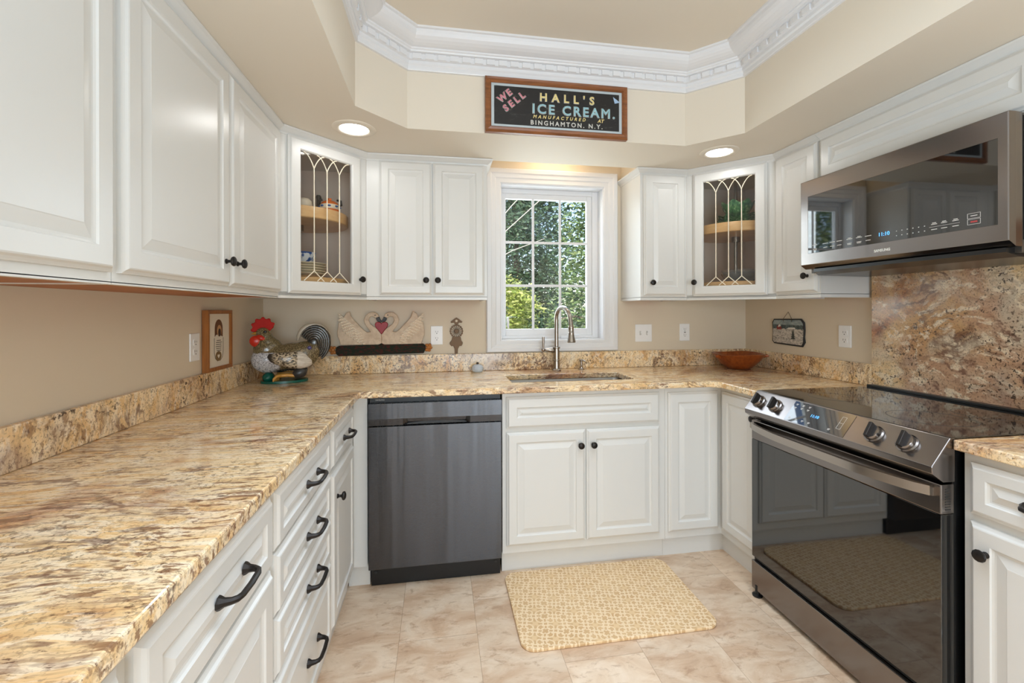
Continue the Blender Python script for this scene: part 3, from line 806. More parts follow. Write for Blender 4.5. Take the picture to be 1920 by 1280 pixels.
# ------------------------------------------------------------------ sink, faucet, soap dispenser
t = thing('sink', 'stainless steel undermount sink let into the worktop below the window', 'sink', (1.70, -.36, .68))
def rrect(x0, x1, y0, y1, r, n=5):
    out = []
    for cx, cy, a in ((x1 - r, y1 - r, 0), (x0 + r, y1 - r, 90), (x0 + r, y0 + r, 180), (x1 - r, y0 + r, 270)):
        for k in range(n + 1):
            th = R(a + 90 * k / n); out.append((cx + r * math.cos(th), cy + r * math.sin(th)))
    return out
q = MB(); loops = [(rrect(1.345, 2.059, -.511, -.209, .03), .8825), (rrect(1.356, 2.048, -.500, -.220, .03), .8832), (rrect(1.358, 2.046, -.498, -.222, .032), .876), (rrect(1.366, 2.038, -.490, -.230, .035), .72), (rrect(1.386, 2.018, -.470, -.250, .04), .700)]
n = len(loops[0][0]); vs = [(p[0], p[1], z) for lp, z in loops for p in lp]
fs = [(i * n + k, i * n + (k + 1) % n, (i + 1) * n + (k + 1) % n, (i + 1) * n + k) for i in range(4) for k in range(n)] + [[4 * n + k for k in range(n)]]
q.add(vs, fs).build('basin', M['steel'], t, smooth=50)
MB().lathe([(.0, .003), (.030, .003), (.042, .006), (.045, .001)], 24, Matrix.Translation((1.70, -.36, .700))).build('drain', M['nickel'], t, smooth=40)
FX, FY = 1.707, -.088
t = thing('faucet', 'brushed nickel gooseneck faucet with pull-down spray head and side lever', 'faucet', (FX, FY, ZW1))
Tf = Matrix.Translation((FX, FY, ZW1))
MB().lathe([(0, 0), (.0275, 0), (.0285, .004), (.0245, .010), (.0205, .012), (.0195, .016), (.0190, .060), (.0215, .062), (.0215, .066), (.0190, .068), (.0190, .118), (.0175, .134), (.0225, .137), (.0230, .142), (.0215, .146), (.0135, .148), (0, .148)], 32, Tf).build('body', M['nickel'], t, smooth=35)
pts = [(FX, FY, ZW1 + .146), (FX, FY, 1.15), (FX, FY, 1.222)]
dx, dy = .040, -.170
for k in range(1, 15):
    a = math.pi * k / 15
    u = (1 - math.cos(a)) / 2
    pts.append((FX + dx * u, FY + dy * u, 1.222 + .088 * math.sin(a) ** .9 - .02 * u))
pts.append((FX + dx * 1.01, FY + dy * 1.02, 1.188))
MB().tube(pts, .0128, 16).build('spout', M['nickel'], t, smooth=40)
hp = Vector((FX + dx * 1.01, FY + dy * 1.02, 1.188)); hd = Vector((.0, -.10, -1)).normalized()
xx = Vector((1, 0, 0)); xx = (xx - hd * xx.dot(hd)).normalized(); yy = hd.cross(xx)
Th = Matrix(((xx.x, yy.x, hd.x, hp.x), (xx.y, yy.y, hd.y, hp.y), (xx.z, yy.z, hd.z, hp.z), (0, 0, 0, 1)))
MB().lathe([(.0, -.006), (.0150, -.006), (.0165, 0), (.0170, .006), (.0155, .010), (.0155, .034), (.0170, .037), (.0160, .042), (.0180, .055), (.0235, .082), (.0240, .088), (.0215, .091), (.0, .0895)], 28, Th).build('spray_head', M['nickel'], t, smooth=35)
q = MB(); q.tube([(FX - .018, FY, 1.038), (FX - .030, FY, 1.040), (FX - .050, FY, 1.042), (FX - .066, FY, 1.043), (FX - .072, FY, 1.043)], [.013, .015, .0115, .009, .007], 16)
q.ell((FX - .083, FY, 1.043), (.0125, .0125, .0125), 16, 10)
q.tube([(FX - .083, FY, 1.050), (FX - .083, FY, 1.060), (FX - .083, FY, 1.105), (FX - .083, FY, 1.122)], [.006, .0068, .0082, .0088], 14)
q.build('lever', M['nickel'], t, smooth=40)
t = thing('soap_dispenser', 'small dark nickel soap pump on the worktop just right of the faucet', 'soap dispenser', (1.872, -.070, ZW1))
Tf = Matrix.Translation((1.872, -.070, ZW1))
MB().lathe([(0, 0), (.0195, 0), (.020, .004), (.0125, .009), (.0110, .020), (.0125, .024), (.0085, .027), (.0085, .050), (.0130, .052), (.0135, .060), (.010, .064), (0, .065)], 24, Tf).build('pump', M['nickel'], t, smooth=35)
MB().tube([(1.872, -.070, ZW1 + .057), (1.884, -.092, ZW1 + .057), (1.890, -.106, ZW1 + .050)], [.0055, .005, .0042], 10).build('nozzle', M['nickel'], t, smooth=40)

# ------------------------------------------------------------------ range
t = thing('range', 'black stainless slide-in electric range between the worktops on the right wall', 'range', (2.72, -1.308, 0))
RY0, RY1 = -1.694, -.9215
MB().box(2.442, 3.042, RY0 + .004, RY1 - .004, .045, .905).build('body', M['black'], t)
q = MB(); q.box(2.432, 3.043, RY0, RY1, .905, .9175)
q.build('cooktop', M['cooktop'], t, bevel=.002)
MB().box(3.010, 3.044, RY0 - .0, RY1, .917, .9275).build('rear_trim', M['black'], t, bevel=.002)
m_bur = plain('burner print', (58, 58, 60), .3)
for cx_, cy_, rr in ((2.63, -1.12, .09), (2.63, -1.49, .115), (2.88, -1.13, .075), (2.88, -1.48, .09)):
    MB().lathe([(rr, .0), (rr, .0002), (rr + .0015, .0002), (rr + .0015, 0)], 48, Matrix.Translation((cx_, cy_, .9176)), cap=False).build('burner_ring', m_bur, t)
# control panel: wedge profile (x, z) swept in y
cpf = [(2.436, .9165), (2.428, .9165), (2.364, .838), (2.366, .818), (2.404, .792), (2.444, .792), (2.444, .9165)]
def xprism(prof, y0, y1): return MB().add([(x, y0, z) for x, z in prof] + [(x, y1, z) for x, z in prof], [list(range(len(prof)))[::-1], [len(prof) + i for i in range(len(prof))]] + [(i, (i + 1) % len(prof), len(prof) + (i + 1) % len(prof), len(prof) + i) for i in range(len(prof))])
pan = xprism(cpf, RY0 - .002, RY1 + .002).build('control_panel', M['blacks_h'], t, bevel=.002)
pu = Vector((2.428 - 2.364, 0, .9165 - .838)).normalized(); pn = Vector((-pu.z, 0, pu.x))
def onpanel(y, s, h=0):  # s = distance up the slope from its lower edge
    p = Vector((2.364, y, .838)) + pu * s + pn * h; return p
def panel_m4(y, s, h=0):
    p = onpanel(y, s, h); u = Vector((0, -1, 0)); v = pu
    return Matrix(((u.x, v.x, pn.x, p.x), (u.y, v.y, pn.y, p.y), (u.z, v.z, pn.z, p.z), (0, 0, 0, 1)))
dsp = MB().box(-.132, .132, -.046, .046, 0, .0012, panel_m4(-1.281, .0505)).build('display', M['blackgl'], pan)
text('digits', '11:10', .017, M['digit'], dsp, panel_m4(-1.268, .046, .0014))
q = MB()
for x0, y0 in ((-.115, .034), (-.085, .034), (-.055, .034), (-.085, .020), (-.055, .020), (-.115, .018), (-.112, -.030), (-.08, -.030), (-.05, -.030), (-.02, -.030), (.068, -.030)):
    q.box(x0 - .005, x0 + .005, y0 - .0012, y0 + .0012, .0012, .0016, panel_m4(-1.281, .0505)); q.box(x0 - .004, x0 + .003, y0 - .0052, y0 - .0032, .0012, .0016, panel_m4(-1.281, .0505))
for x0 in (.090, .106):
    q.box(x0 - .0005, x0 + .0005, -.02, .03, .0012, .0016, panel_m4(-1.281, .0505))
for y0 in (-.02, .004, .03): q.box(.0895, .1065, y0 - .0005, y0 + .0005, .0012, .0016, panel_m4(-1.281, .0505))
q.build('lettering', M['ink'], dsp)
for y in (-.973, -1.070, -1.500, -1.604):
    m4 = panel_m4(y, .050)
    kb = MB().lathe([(.030, 0), (.0305, .003), (.0265, .006), (.0255, .016), (.0240, .019), (.0, .019)], 32, m4).build('dial', M['blacks_h'], pan, smooth=35)
    q = MB(); q.prism([(-.0060, -.026), (.0060, -.026), (.0060, .026), (-.0060, .026)], .017, .033, m4 @ Matrix.Rotation(R(8), 4, 'Z'))
    q.build('grip', M['bronze'], kb, bevel=.002)
# oven door
DX = 2.398
dr = xprism([(DX + .046, .785), (DX, .785), (DX, .700), (DX + .046, .700)], RY0, RY1).build('oven_door', M['blacks_h'], t, bevel=.003)
gl = MB().box(DX + .0005, DX + .044, RY0, RY1, .168, .6995).build('door_glass', M['blackgl'], dr, bevel=.002)
q = MB()
for k in range(9): q.box(DX + .014, DX + .032, RY0 - .0008, RY0 + .001, .712 + k * .0072, .7150 + k * .0072)
q.build('vent_slots', M['slot'], dr)
q = MB(); n = 24; pts = []
for k in range(n + 1):
    u = k / n; y = RY1 - .012 + (RY0 - RY1 + .032) * u
    bow = .044 * min(1, math.sin(math.pi * u) * 1.35) ** .6 if 0 < u < 1 else 0
    pts.append((DX - .006 - bow, y))
v = []; f = []
for x, y in pts: v += [(x - .006, y, .748), (x - .007, y, .776), (x + .003, y, .778), (x + .003, y, .746)]
for k in range(n):
    for j in range(4): f.append((k * 4 + j, k * 4 + (j + 1) % 4, (k + 1) * 4 + (j + 1) % 4, (k + 1) * 4 + j))
f.append((0, 1, 2, 3)); f.append((n * 4, n * 4 + 1, n * 4 + 2, n * 4 + 3))
q.add(v, f)
for y in (RY1 - .012, RY0 + .020): q.box(DX - .012, DX + .004, y - .008, y + .008, .750, .774)
q.build('door_handle', M['handle_m'], dr, smooth=40)
MB().box(DX + .012, DX + .046, RY0 + .002, RY1 - .002, .152, .1685).build('gap_trim', M['black'], t)
MB().box(DX - .002, DX + .046, RY0, RY1, .024, .150).build('storage_drawer', M['blacks_h'], t, bevel=.003)
for x, y in ((2.43, RY1 - .03), (2.43, RY0 + .03), (3.0, RY1 - .03), (3.0, RY0 + .03)):
    MB().lathe([(.021, 0), (.022, .006), (.010, .010), (.010, .046)], 16, Matrix.Translation((x - (.028 if x < 2.5 else 0), y, 0))).build('foot', M['black'], t, smooth=40)

# ------------------------------------------------------------------ microwave
t = thing('microwave', 'black stainless over-the-range microwave under the long low cabinet on the right wall', 'microwave', (2.86, -1.31, 1.45))
MY0, MY1, MX = -1.690, -.930, 2.647
MB().box(2.700, W - .026, MY0 + .004, MY1 - .004, 1.452, 1.868).build('case', plain('dark grey case', (92, 88, 84), .4, .6), t)
v = MB(); v.add([(2.668, MY0 + .02, 1.455), (2.668, MY1 - .05, 1.455), (2.72, MY1 - .02, 1.442), (2.98, MY1 - .02, 1.438), (2.98, MY0 + .02, 1.438), (2.72, MY0 + .02, 1.442), (2.668, MY0 + .02, 1.468), (2.668, MY1 - .05, 1.468), (2.72, MY1 - .02, 1.468), (2.98, MY1 - .02, 1.468), (2.98, MY0 + .02, 1.468), (2.72, MY0 + .02, 1.468)],
    [(0, 1, 2, 5), (5, 2, 3, 4), (6, 7, 8, 11), (11, 8, 9, 10), (0, 1, 7, 6), (1, 2, 8, 7), (2, 3, 9, 8), (3, 4, 10, 9), (4, 5, 11, 10), (5, 0, 6, 11)])
v.build('underside', plain('black satin underside', (22, 22, 23), .25), t)
q = MB()
wy0, wy1, wz0, wz1 = -1.664, -.970, 1.537, 1.796
def yz_ring(x): return [(x, MY0, 1.487), (x, MY1, 1.487), (x, MY1, 1.868), (x, MY0, 1.868)]
q.rings([(MY0 + .002, MY1 - .002, 1.470, 1.868, W - 2.699), (MY0, MY1, 1.470, 1.868, W - 2.672), (MY0, MY1, 1.4865, 1.868, W - 2.648), (MY0 + .003, MY1 - .003, 1.489, 1.865, W - 2.6465), (wy0, wy1, wz0, wz1, W - 2.6465), (wy0 + .002, wy1 - .002, wz0 + .002, wz1 - .002, W - 2.6495)], F_RIGHT)
dr = q.build('door', M['blacks_h'], t)
gl = MB().box(2.6475, 2.6493, wy0 + .0005, wy1 - .0005, wz0 + .0005, wz1 - .0005).build('door_glass', M['blackgl'], dr)
um = (0, -1, 0); nm = (-1, 0, 0)
text('brand_lettering', 'SAMSUNG', .0135, plain('silver print', (225, 222, 216), .35, .3), dr, face_m4((2.6462, -1.312, 1.5035), um, nm), off=.0004)
text('digits', '11:10', .020, M['digit'], gl, face_m4((2.6472, -1.318, 1.562), um, nm))
q = MB()
mt = face_m4((2.6474, 0, 0), um, nm)
def pr(y, z, w_, h=.0012): q.box(-y - w_ / 2, -y + w_ / 2, z - h, z + h, 0, .0004, mt)
for k, y in enumerate((-1.008, -1.062, -1.096, -1.130, -1.176, -1.218, -1.256)):
    pr(y, 1.5715, .026); pr(y, 1.5545, .020)
    if k in (0, 4, 5): pr(y, 1.576, .014); pr(y, 1.550, .018)
for k in range(6): pr(-1.365 - k * .019, 1.571, .0035, .0016); pr(-1.365 - k * .019, 1.554, .0035, .0016)
for y in (-1.490, -1.520, -1.553): pr(y, 1.572, .018); pr(y, 1.5545, .018); pr(y, 1.5765, .012)
pr(-1.52, 1.5633, .09, .0004)
for z in (1.585, 1.5695, 1.5665, 1.5505): pr(-1.603, z, .034, .0005)
for y in (-1.586, -1.620):
    q.box(-y - .0006, -y + .0006, 1.5695, 1.5852, 0, .0004, mt); q.box(-y - .0006, -y + .0006, 1.5503, 1.5668, 0, .0004, mt)
pr(-1.603, 1.5775, .018)
q.build('lettering', M['ink'], gl)
q = MB(); pr(-1.603, 1.5585, .018, .0026); q.build('lettering', M['redink'], gl)
q = MB(); q.box(2.705, 2.735, MY0 + .002, MY0 + .005, 1.49, 1.86); q.build('side_gap_strip', M['black'], t)  # black strip standing in for the dark gap between door and case

# ------------------------------------------------------------------ mat
o = MB().prism(rrect(1.299, 2.117, -1.112, -.612, .055, 8), .0006, .013).build('kitchen_mat', M['mat'], None, bevel=.003)
tag(o, 'cream cushioned kitchen mat with interlaced ring pattern on the floor in front of the sink', 'mat')

# ------------------------------------------------------------------ outlets and switches
def outlet(label, pos, u, n, kind):
    t = thing('wall_outlet' if kind != 'switch' else 'switch_plate', label, 'outlet' if kind != 'switch' else 'switch', pos, 'white cover plates on the walls')
    T = face_m4(pos, u, n)
    w = .116 if kind == 'switch' else .072
    MB().box(-w / 2, w / 2, -.057, .057, .0004, .006, T).build('cover_plate', M['whitepl'], t, bevel=.0025)
    if kind == 'duplex':
        for s in (-1, 1):
            r = MB().prism([(x, y + s * .0195) for x, y in rrect(-.0165, .0165, -.014, .014, .009, 4)], .006, .008, T).build('receptacle', M['whitepl'], t)
            q = MB(); q.box(-.0075, -.0055, s * .0195 - .001, s * .0195 + .008, .0078, .0084, T); q.box(.0055, .0072, s * .0195 - .001, s * .0195 + .007, .0078, .0084, T)
            q.lathe([(.0026, .0078), (.0026, .0084)], 10, T @ Matrix.Translation((0, s * .0195 - .008, 0))); q.build('slots', M['slot'], r)
    elif kind == 'gfci':
        r = MB().box(-.0165, .0165, -.034, .034, .006, .0085, T).build('receptacle', M['whitepl'], t, bevel=.001)
        q = MB()
        for s in (-1, 1):
            q.box(-.0075, -.0055, s * .019 - .001, s * .019 + .008, .0083, .0089, T); q.box(.0055, .0072, s * .019 - .001, s * .019 + .007, .0083, .0089, T)
            q.lathe([(.0026, .0083), (.0026, .0089)], 10, T @ Matrix.Translation((0, s * .019 - .007, 0)))
        q.box(-.006, .006, -.004, -.0005, .0083, .0092, T); q.box(-.006, .006, .0005, .004, .0083, .0092, T)
        q.build('slots', plain('grey test buttons', (120, 116, 112), .5), r)
    else:
        for s in (-1, 1):
            r = MB().box(s * .023 - .0055, s * .023 + .0055, -.013, .013, .006, .0075, T).build('switch_slot', plain('grey switch surround', (196, 194, 190), .5), t)
            MB().box(s * .023 - .004, s * .023 + .004, (-.002 if s < 0 else -.010), (.010 if s < 0 else .002), .0075, .017, T).build('toggle', M['whitepl'], r, bevel=.001)
outlet('white outlet on the left wall beside the framed picture', (0, -.730, 1.136), (0, 1, 0), (1, 0, 0), 'duplex')
outlet('white outlet on the back wall between the swan plaque and the iron trivet', (.980, 0, 1.134), (1, 0, 0), (0, -1, 0), 'duplex')
outlet('white double switch plate on the back wall right of the window', (2.320, 0, 1.134), (1, 0, 0), (0, -1, 0), 'switch')
outlet('narrow white outlet with test buttons on the back wall near the right corner', (2.612, 0, 1.136), (1, 0, 0), (0, -1, 0), 'gfci')
outlet('white outlet on the right wall between the slate picture and the tall granite slab', (W, -.757, 1.145), (0, -1, 0), (-1, 0, 0), 'duplex')

# ------------------------------------------------------------------ ice cream sign
t = thing('framed_sign', 'oak framed black ice cream sign hanging on the tray wall above the window', 'sign', (1.56, -.665, 2.12))
SX0, SX1, SZ0, SZ1 = 1.2085, 1.910, 2.1195, 2.379
r = lambda i, b: (SX0 + i, SX1 - i, SZ0 + i, SZ1 - i, b)
MB().rings([r(0, .6575), r(0, .680), r(.004, .686), (*r(.012, 0)[:4], .684), r(.022, .687), r(.028, .680), r(.028, .6575)], F_BACK, loop=True).build('oak_frame', M['oak'], t)
bd = MB().box(SX0 + .027, SX1 - .027, -.6755, -.6580, SZ0 + .027, SZ1 - .027).build('border', plain('pale blue-grey border', (186, 196, 200), .5), t)
ms, nt, b = newmat('worn black board'); g = G(nt)
b.inputs['Roughness'].default_value = .35
g.set(b.inputs['Base Color'], g.mix(g.math('MULTIPLY', g.smooth(g.noise(g.map(g.obj(), sc=(1, 1, 3)), 22, 6, .7, .8), .58, .74), .5), lin((28, 27, 28)), lin((120, 118, 114))))
fld = MB().box(SX0 + .042, SX1 - .042, -.6762, -.6754, SZ0 + .040, SZ1 - .040).build('black_field', ms, bd)
def sg(cx, cy): return (SX0 + (cx - 62) / (1835 - 62) * (SX1 - SX0), SZ0 + (790 + (cx - 62) * .0587 - cy) / 728 * (SZ1 - SZ0))
def stext(s, cx, cy, size, mat, rot=0, align='CENTER', off=.0012, shear=0, sp=1.0, back=None):
    x, z = sg(cx, cy)
    m4 = face_m4((x, -.6765, z), (1, 0, 0), (0, -1, 0)) @ Matrix.Rotation(R(rot), 4, 'Z')
    if back: text('lettering', s, size, back, fld, m4, 0, align, 0, shear, sp, off + .0013)
    text('lettering', s, size, mat, fld, m4 @ Matrix.Translation((0, 0, .0024 if back else 0)), .0002, align, 0, shear, sp, off * .75)
c_y = plain('cream yellow letter', (226, 206, 140), .5); c_b = plain('pale blue letter', (150, 190, 200), .5); c_w = plain('chalk white letter', (226, 226, 222), .5)
c_p = plain('dusty pink letter', (206, 130, 142), .5); c_g = plain('grey white letter', (206, 204, 198), .5)
stext('HALL\'S', 1062, 395, .053, c_y, 0, sp=1.85, back=c_w, off=.0016)
stext('ICE CREAM.', 1150, 568, .0625, c_b, 0, sp=1.32, back=c_w, off=.0017)
stext('MANUFACTURED', 965, 622, .0215, c_y, 0, shear=.25, sp=1.75, off=.0010)
stext('AT', 1488, 655, .0225, c_y, 0, shear=.25, sp=1.1, off=.0012)
stext('BINGHAMTON. N.Y.', 1060, 716, .0295, c_g, 0, sp=1.42, off=.0012)
stext('WE', 318, 350, .043, c_p, 40, sp=1.35, back=c_w, off=.0018)
stext('SELL', 430, 425, .043, c_p, 40, sp=1.6, back=c_w, off=.0018)
p = [sg(1650, 300), sg(1740, 375), sg(1672, 392)]
MB().prism([(a, b_) for a, b_ in p], 0, .0005, face_m4((0, -.6764, 0), (1, 0, 0), (0, -1, 0))).build('peeling_corner', plain('pale blue paper flap', (160, 186, 214), .6), fld)

# ------------------------------------------------------------------ framed picture on the left wall
t = thing('framed_picture', 'small brown shadow-box frame with a loaf motif standing on the left upstand', 'picture', (.012, -.557, 1.021))
A0, A1, C0, C1 = -.672, -.446, 1.0212, 1.288
r = lambda i, b: (A0 + i, A1 - i, C0 + i, C1 - i, b)
MB().rings([r(0, .003), r(0, .0255), r(.002, .027), r(.013, .027), r(.016, .025), r(.016, .003)], F_LEFT, loop=True).build('wooden_frame', M['oak2'], t)
pp = MB().box(.0035, .018, A0 + .015, A1 - .015, C0 + .015, C1 - .015).build('paper', M['paper'], t)
Tp = face_m4((.0181, (A0 + A1) / 2, 0), (0, 1, 0), (1, 0, 0))
def oval(cx, cy, rx, ry, n=24, a0=0, a1=360): return [(cx + rx * math.cos(R(a0 + (a1 - a0) * k / n)), cy + ry * math.sin(R(a0 + (a1 - a0) * k / n))) for k in range(n + (0 if a1 - a0 == 360 else 1))]
c_br = plain('brown print', (104, 66, 40), .6); c_ol = plain('olive brown print', (130, 104, 66), .6); c_dk = plain('dark brown print', (62, 46, 36), .6)
q = MB(); q.prism(oval(-.002, 1.205, .036, .042, 20, 0, 180) + [(-.038, 1.170), (-.028, 1.178), (-.01, 1.180), (.012, 1.176), (.034, 1.168)], 0, .0006, Tp); q.build('loaf_motif', c_br, pp)
q = MB(); q.prism(oval(.002, 1.196, .020, .026), .0006, .0010, Tp); q.build('loaf_highlight', plain('tan print', (190, 146, 104), .6), pp)
q = MB(); q.prism(oval(.004, 1.188, .012, .018), .0010, .0014, Tp); q.build('loaf_shade', c_dk, pp)
q = MB()
for s in (-1, 1): q.tube([(-.002 + s * .040, 1.165, .0006), (-.002 + s * .040, 1.10, .0006), (-.002 + s * .032, 1.075, .0006), (-.002 + s * .010, 1.060, .0006)], .0008, 6, Tp)
for k in range(6):
    z = 1.153 - k * .009; w_ = (.020, .026, .026, .028, .024, .020)[k]
    x = -w_
    random.seed(k)
    while x < w_ - .004:
        ww = random.uniform(.004, .010); q.box(x, min(x + ww, w_), z - .0016, z + .0016, .0, .0006, Tp); x += ww + .0025
q.build('script_lines', c_dk, pp)
q = MB(); q.prism(oval(-.004, 1.083, .027, .022), 0, .0006, Tp); q.build('wreath_motif', c_ol, pp)
q = MB(); q.prism([(-.004, 1.073), (.006, 1.083), (.005, 1.090), (-.001, 1.090), (-.004, 1.087), (-.007, 1.090), (-.013, 1.090), (-.014, 1.083)], .0006, .001, Tp); q.build('heart_motif', M['paper'], pp)

# ------------------------------------------------------------------ swan plaque (design units of .3325 mm, origin x=.659 z=1.0215)
K = .0003325
t = thing('swan_plaque', 'carved cream plaque of two facing swans with a red heart over a dark green banner', 'plaque', (.659, -.012, 1.0215))
def sp(pts, mir=False): return [((-(a - 945) if mir else (a - 945)) * K, (890 - b_) * K) for a, b_ in pts]
Tw = face_m4((.659, -.0225, 1.0215), (1, 0, 0), (0, -1, 0))
m_sw, nt, b = newmat('cream carved wood'); g = G(nt)
g.set(b.inputs['Base Color'], g.ramp(g.noise(g.obj(), 40, 4, .6), [(.35, lin((196, 172, 146))), (.65, lin((218, 198, 174)))])); b.inputs['Roughness'].default_value = .55
body = [(945, 700), (945, 520), (880, 430), (838, 392), (800, 370), (752, 330), (724, 268), (748, 205), (800, 196), (838, 226), (862, 250), (905, 212), (884, 158), (820, 120), (738, 128), (672, 185), (643, 262), (660, 330), (700, 395), (756, 470), (700, 480), (640, 440), (560, 352), (480, 268), (430, 200), (404, 105), (345, 140), (318, 190), (286, 250), (215, 312), (212, 380), (196, 460), (200, 545), (232, 620), (250, 700)]
m_lt = plain('pale cream feather', (240, 226, 206), .6); m_bl = plain('black beak', (26, 24, 24), .45)
for mir in (False, True):
    s = MB().prism(sp(body, mir), 0, .014, Tw).build('swan', m_sw, t, bevel=.004, seg=2)
    q = MB()
    random.seed(3)
    for row in range(7):
        for k in range(10):
            u = k / 9
            ax, ay = 610 - 400 * u + row * 14, 470 - 330 * u + row * 44 + (30 if u < .3 else 0)
            if row > 3 and u > .92: continue
            bx = max(ax - 74 + row * 3, 206); by = ay - 34 + row * 9
            if by > 690 or ay > 690 or ax < 240: continue
            if ay < 470 - (610 - ax) * .92: continue
            a_, b2 = sp([(ax, ay), (bx, by)], mir)
            q.tube([(a_[0], a_[1], .0135), ((a_[0] + b2[0]) / 2, (a_[1] + b2[1]) / 2, .0178), (b2[0], b2[1], .0135)], [.0016, .0052, .0012], 6, Tw)
    q.build('wing_feathers', m_lt, s, smooth=50)
    q = MB(); q.prism(sp([(852, 222), (905, 206), (930, 262), (948, 290), (930, 302), (880, 290), (856, 256)], mir), .001, .0165, Tw); q.build('beak', m_bl, s, bevel=.002)
    a_ = sp([(836, 178)], mir)[0]
    q = MB(); q.ell((a_[0], a_[1], .0142), (.0045, .0024, .0016), 10, 6, Tw); q.build('eye', m_bl, s, smooth=60)
hp_ = [(945, 520), (900, 455), (850, 395), (832, 345), (850, 305), (895, 296), (935, 312), (945, 330), (955, 312), (995, 296), (1040, 305), (1058, 345), (1040, 395), (990, 455)]
MB().prism(sp(hp_), .002, .019, Tw).build('heart', plain('carved red heart', (150, 22, 34), .4), t, bevel=.004, seg=3)
m_bn, nt, b = newmat('dark green banner'); g = G(nt)
g.set(b.inputs['Base Color'], g.mix(g.math('MULTIPLY', g.smooth(g.noise(g.map(g.obj(), sc=(1, 1, 2.5)), 45, 4, .6), .48, .62), .75), lin((34, 42, 32)), lin((88, 34, 32)))); b.inputs['Roughness'].default_value = .8; b.inputs['Specular IOR Level'].default_value = .2
MB().prism(sp([(170, 800), (185, 735), (225, 712), (885, 706), (945, 672), (1000, 704), (1670, 690), (1705, 720), (1715, 780), (1680, 862), (225, 888), (185, 860)]), -.0, .020, Tw).build('banner', m_bn, t, bevel=.004, seg=2)
m_sc = plain('orange brown scroll', (176, 112, 52), .5)
for s_, cx_ in ((1, 118), (-1, 1765)):
    q = MB()
    for dx_, dy_, rr in ((0, 0, 38), (-s_ * 22, -42, 30), (s_ * 30, -40, 30), (-s_ * 10, 48, 30), (s_ * 34, 40, 34), (-s_ * 42, 4, 26)):
        a_ = sp([(cx_ + dx_, 785 + dy_ - (22 if s_ < 0 else 0))])[0]
        q.ell((a_[0], a_[1], .009), (rr * K, rr * K, .008), 14, 8, Tw)
    q.build('scroll_end', m_sc, t, smooth=60)

# ------------------------------------------------------------------ iron trivet (units .336 mm)
K2 = .000336
o_m = plain('rusty brown iron', (112, 88, 66), .55, .5)
Tt = face_m4((1.099, -.0012, 1.0213), (1, 0, 0), (0, -1, 0))
def tp2(pts): return [((a - 518) * K2, (862 - b_) * K2) for a, b_ in pts]
t = thing('iron_trivet', 'rust brown cast iron trivet with a spoked wheel, standing left of the window', 'trivet', (1.099, -.006, 1.0213))
q = MB()
q.prism(tp2([(518, 205), (560, 232), (628, 285), (610, 305), (560, 298), (545, 335), (490, 335), (476, 298), (428, 305), (410, 285), (476, 232)]), 0, .008, Tt)
q.build('top_plate', o_m, t, bevel=.002); q = MB()
q.prism(tp2([(445, 560), (475, 545), (518, 560), (560, 545), (592, 560), (606, 625), (632, 660), (628, 690), (604, 728), (576, 718), (545, 775), (540, 860), (486, 860), (484, 775), (455, 718), (428, 728), (396, 690), (396, 660), (426, 625)]), 0, .008, Tt)
q.build('lower_plate', o_m, t, bevel=.002)
q = MB(); hc = tp2([(518, 455)])[0]; Tc = Tt @ Matrix.Translation((hc[0], hc[1], .0042))
seg = 64
def scal(a, k): return (1 + .035 * math.cos(16 * a), 0)
q.lathe([(.0335, -.0035), (.0395, -.0035), (.0405, 0), (.0395, .0035), (.0335, .0035), (.0335, -.0035)], 96, Tc, cap=False, wob=scal)
q.lathe([(0, -.0035), (.0135, -.0035), (.0145, 0), (.012, .004), (0, .005)], 24, Tc)
for k in range(16):
    a = 2 * math.pi * k / 16; q.tube([(.012 * math.cos(a), .012 * math.sin(a), 0), (.035 * math.cos(a), .035 * math.sin(a), 0)], [.0017, .0021], 6, Tc)
q.build('spoked_wheel', o_m, t, smooth=40)
q = MB(); hh = tp2([(518, 268)])[0]; q.lathe([(0, .0081), (.0075, .0081), (.0075, .0083)], 16, Tt @ Matrix.Translation((hh[0], hh[1], 0))); q.build('hanging_hole', M['wall'], t)

# ------------------------------------------------------------------ slate picture on the right wall
t = thing('slate_picture', 'small painted slate of a snowy farm scene hanging by a wire on the right wall', 'picture', (W - .006, -.381, 1.07))
Ts_ = face_m4((W - .0015, -.381, 1.066), (0, -1, 0), (-1, 0, 0))
hx = .125
MB().prism([(-hx + .014, .162), (hx - .026, .166), (hx - .004, .145), (hx + .001, .10), (hx - .003, .06), (hx + .002, .03), (hx - .016, .002), (0, .006), (-hx + .016, .010), (-hx, .026), (-hx + .003, .08), (-hx - .001, .142)], 0, .007, Ts_).build('slate', plain('dark slate', (48, 46, 46), .7), t, bevel=.0015)
m_sl, nt, b = newmat('painted snow scene'); g = G(nt)
x_, y_, z_ = g.sep(g.obj())
zz = g.math('ADD', z_, g.math('MULTIPLY', g.noise(g.obj(), 60, 4, .6), .012))
sky_ = g.ramp(g.noise(g.map(g.obj(), sc=(1, 1, 2)), 30, 4, .6), [(.4, lin((122, 138, 140))), (.7, lin((168, 176, 174)))])
snow = g.ramp(g.noise(g.map(g.obj(), sc=(1, 1, 1.6)), 55, 6, .75, .5), [(.36, lin((90, 86, 84))), (.46, lin((176, 168, 158))), (.6, lin((214, 206, 194)))])
trees_ = g.ramp(g.noise(g.map(g.obj(), sc=(1, 3, 1)), 60, 4, .6), [(.4, lin((52, 62, 62))), (.65, lin((104, 118, 116)))])
cc = g.mix(g.smooth(zz, 1.1745, 1.1765), snow, trees_); cc = g.mix(g.smooth(zz, 1.196, 1.204), cc, sky_)
g.set(b.inputs['Base Color'], cc); b.inputs['Roughness'].default_value = .6
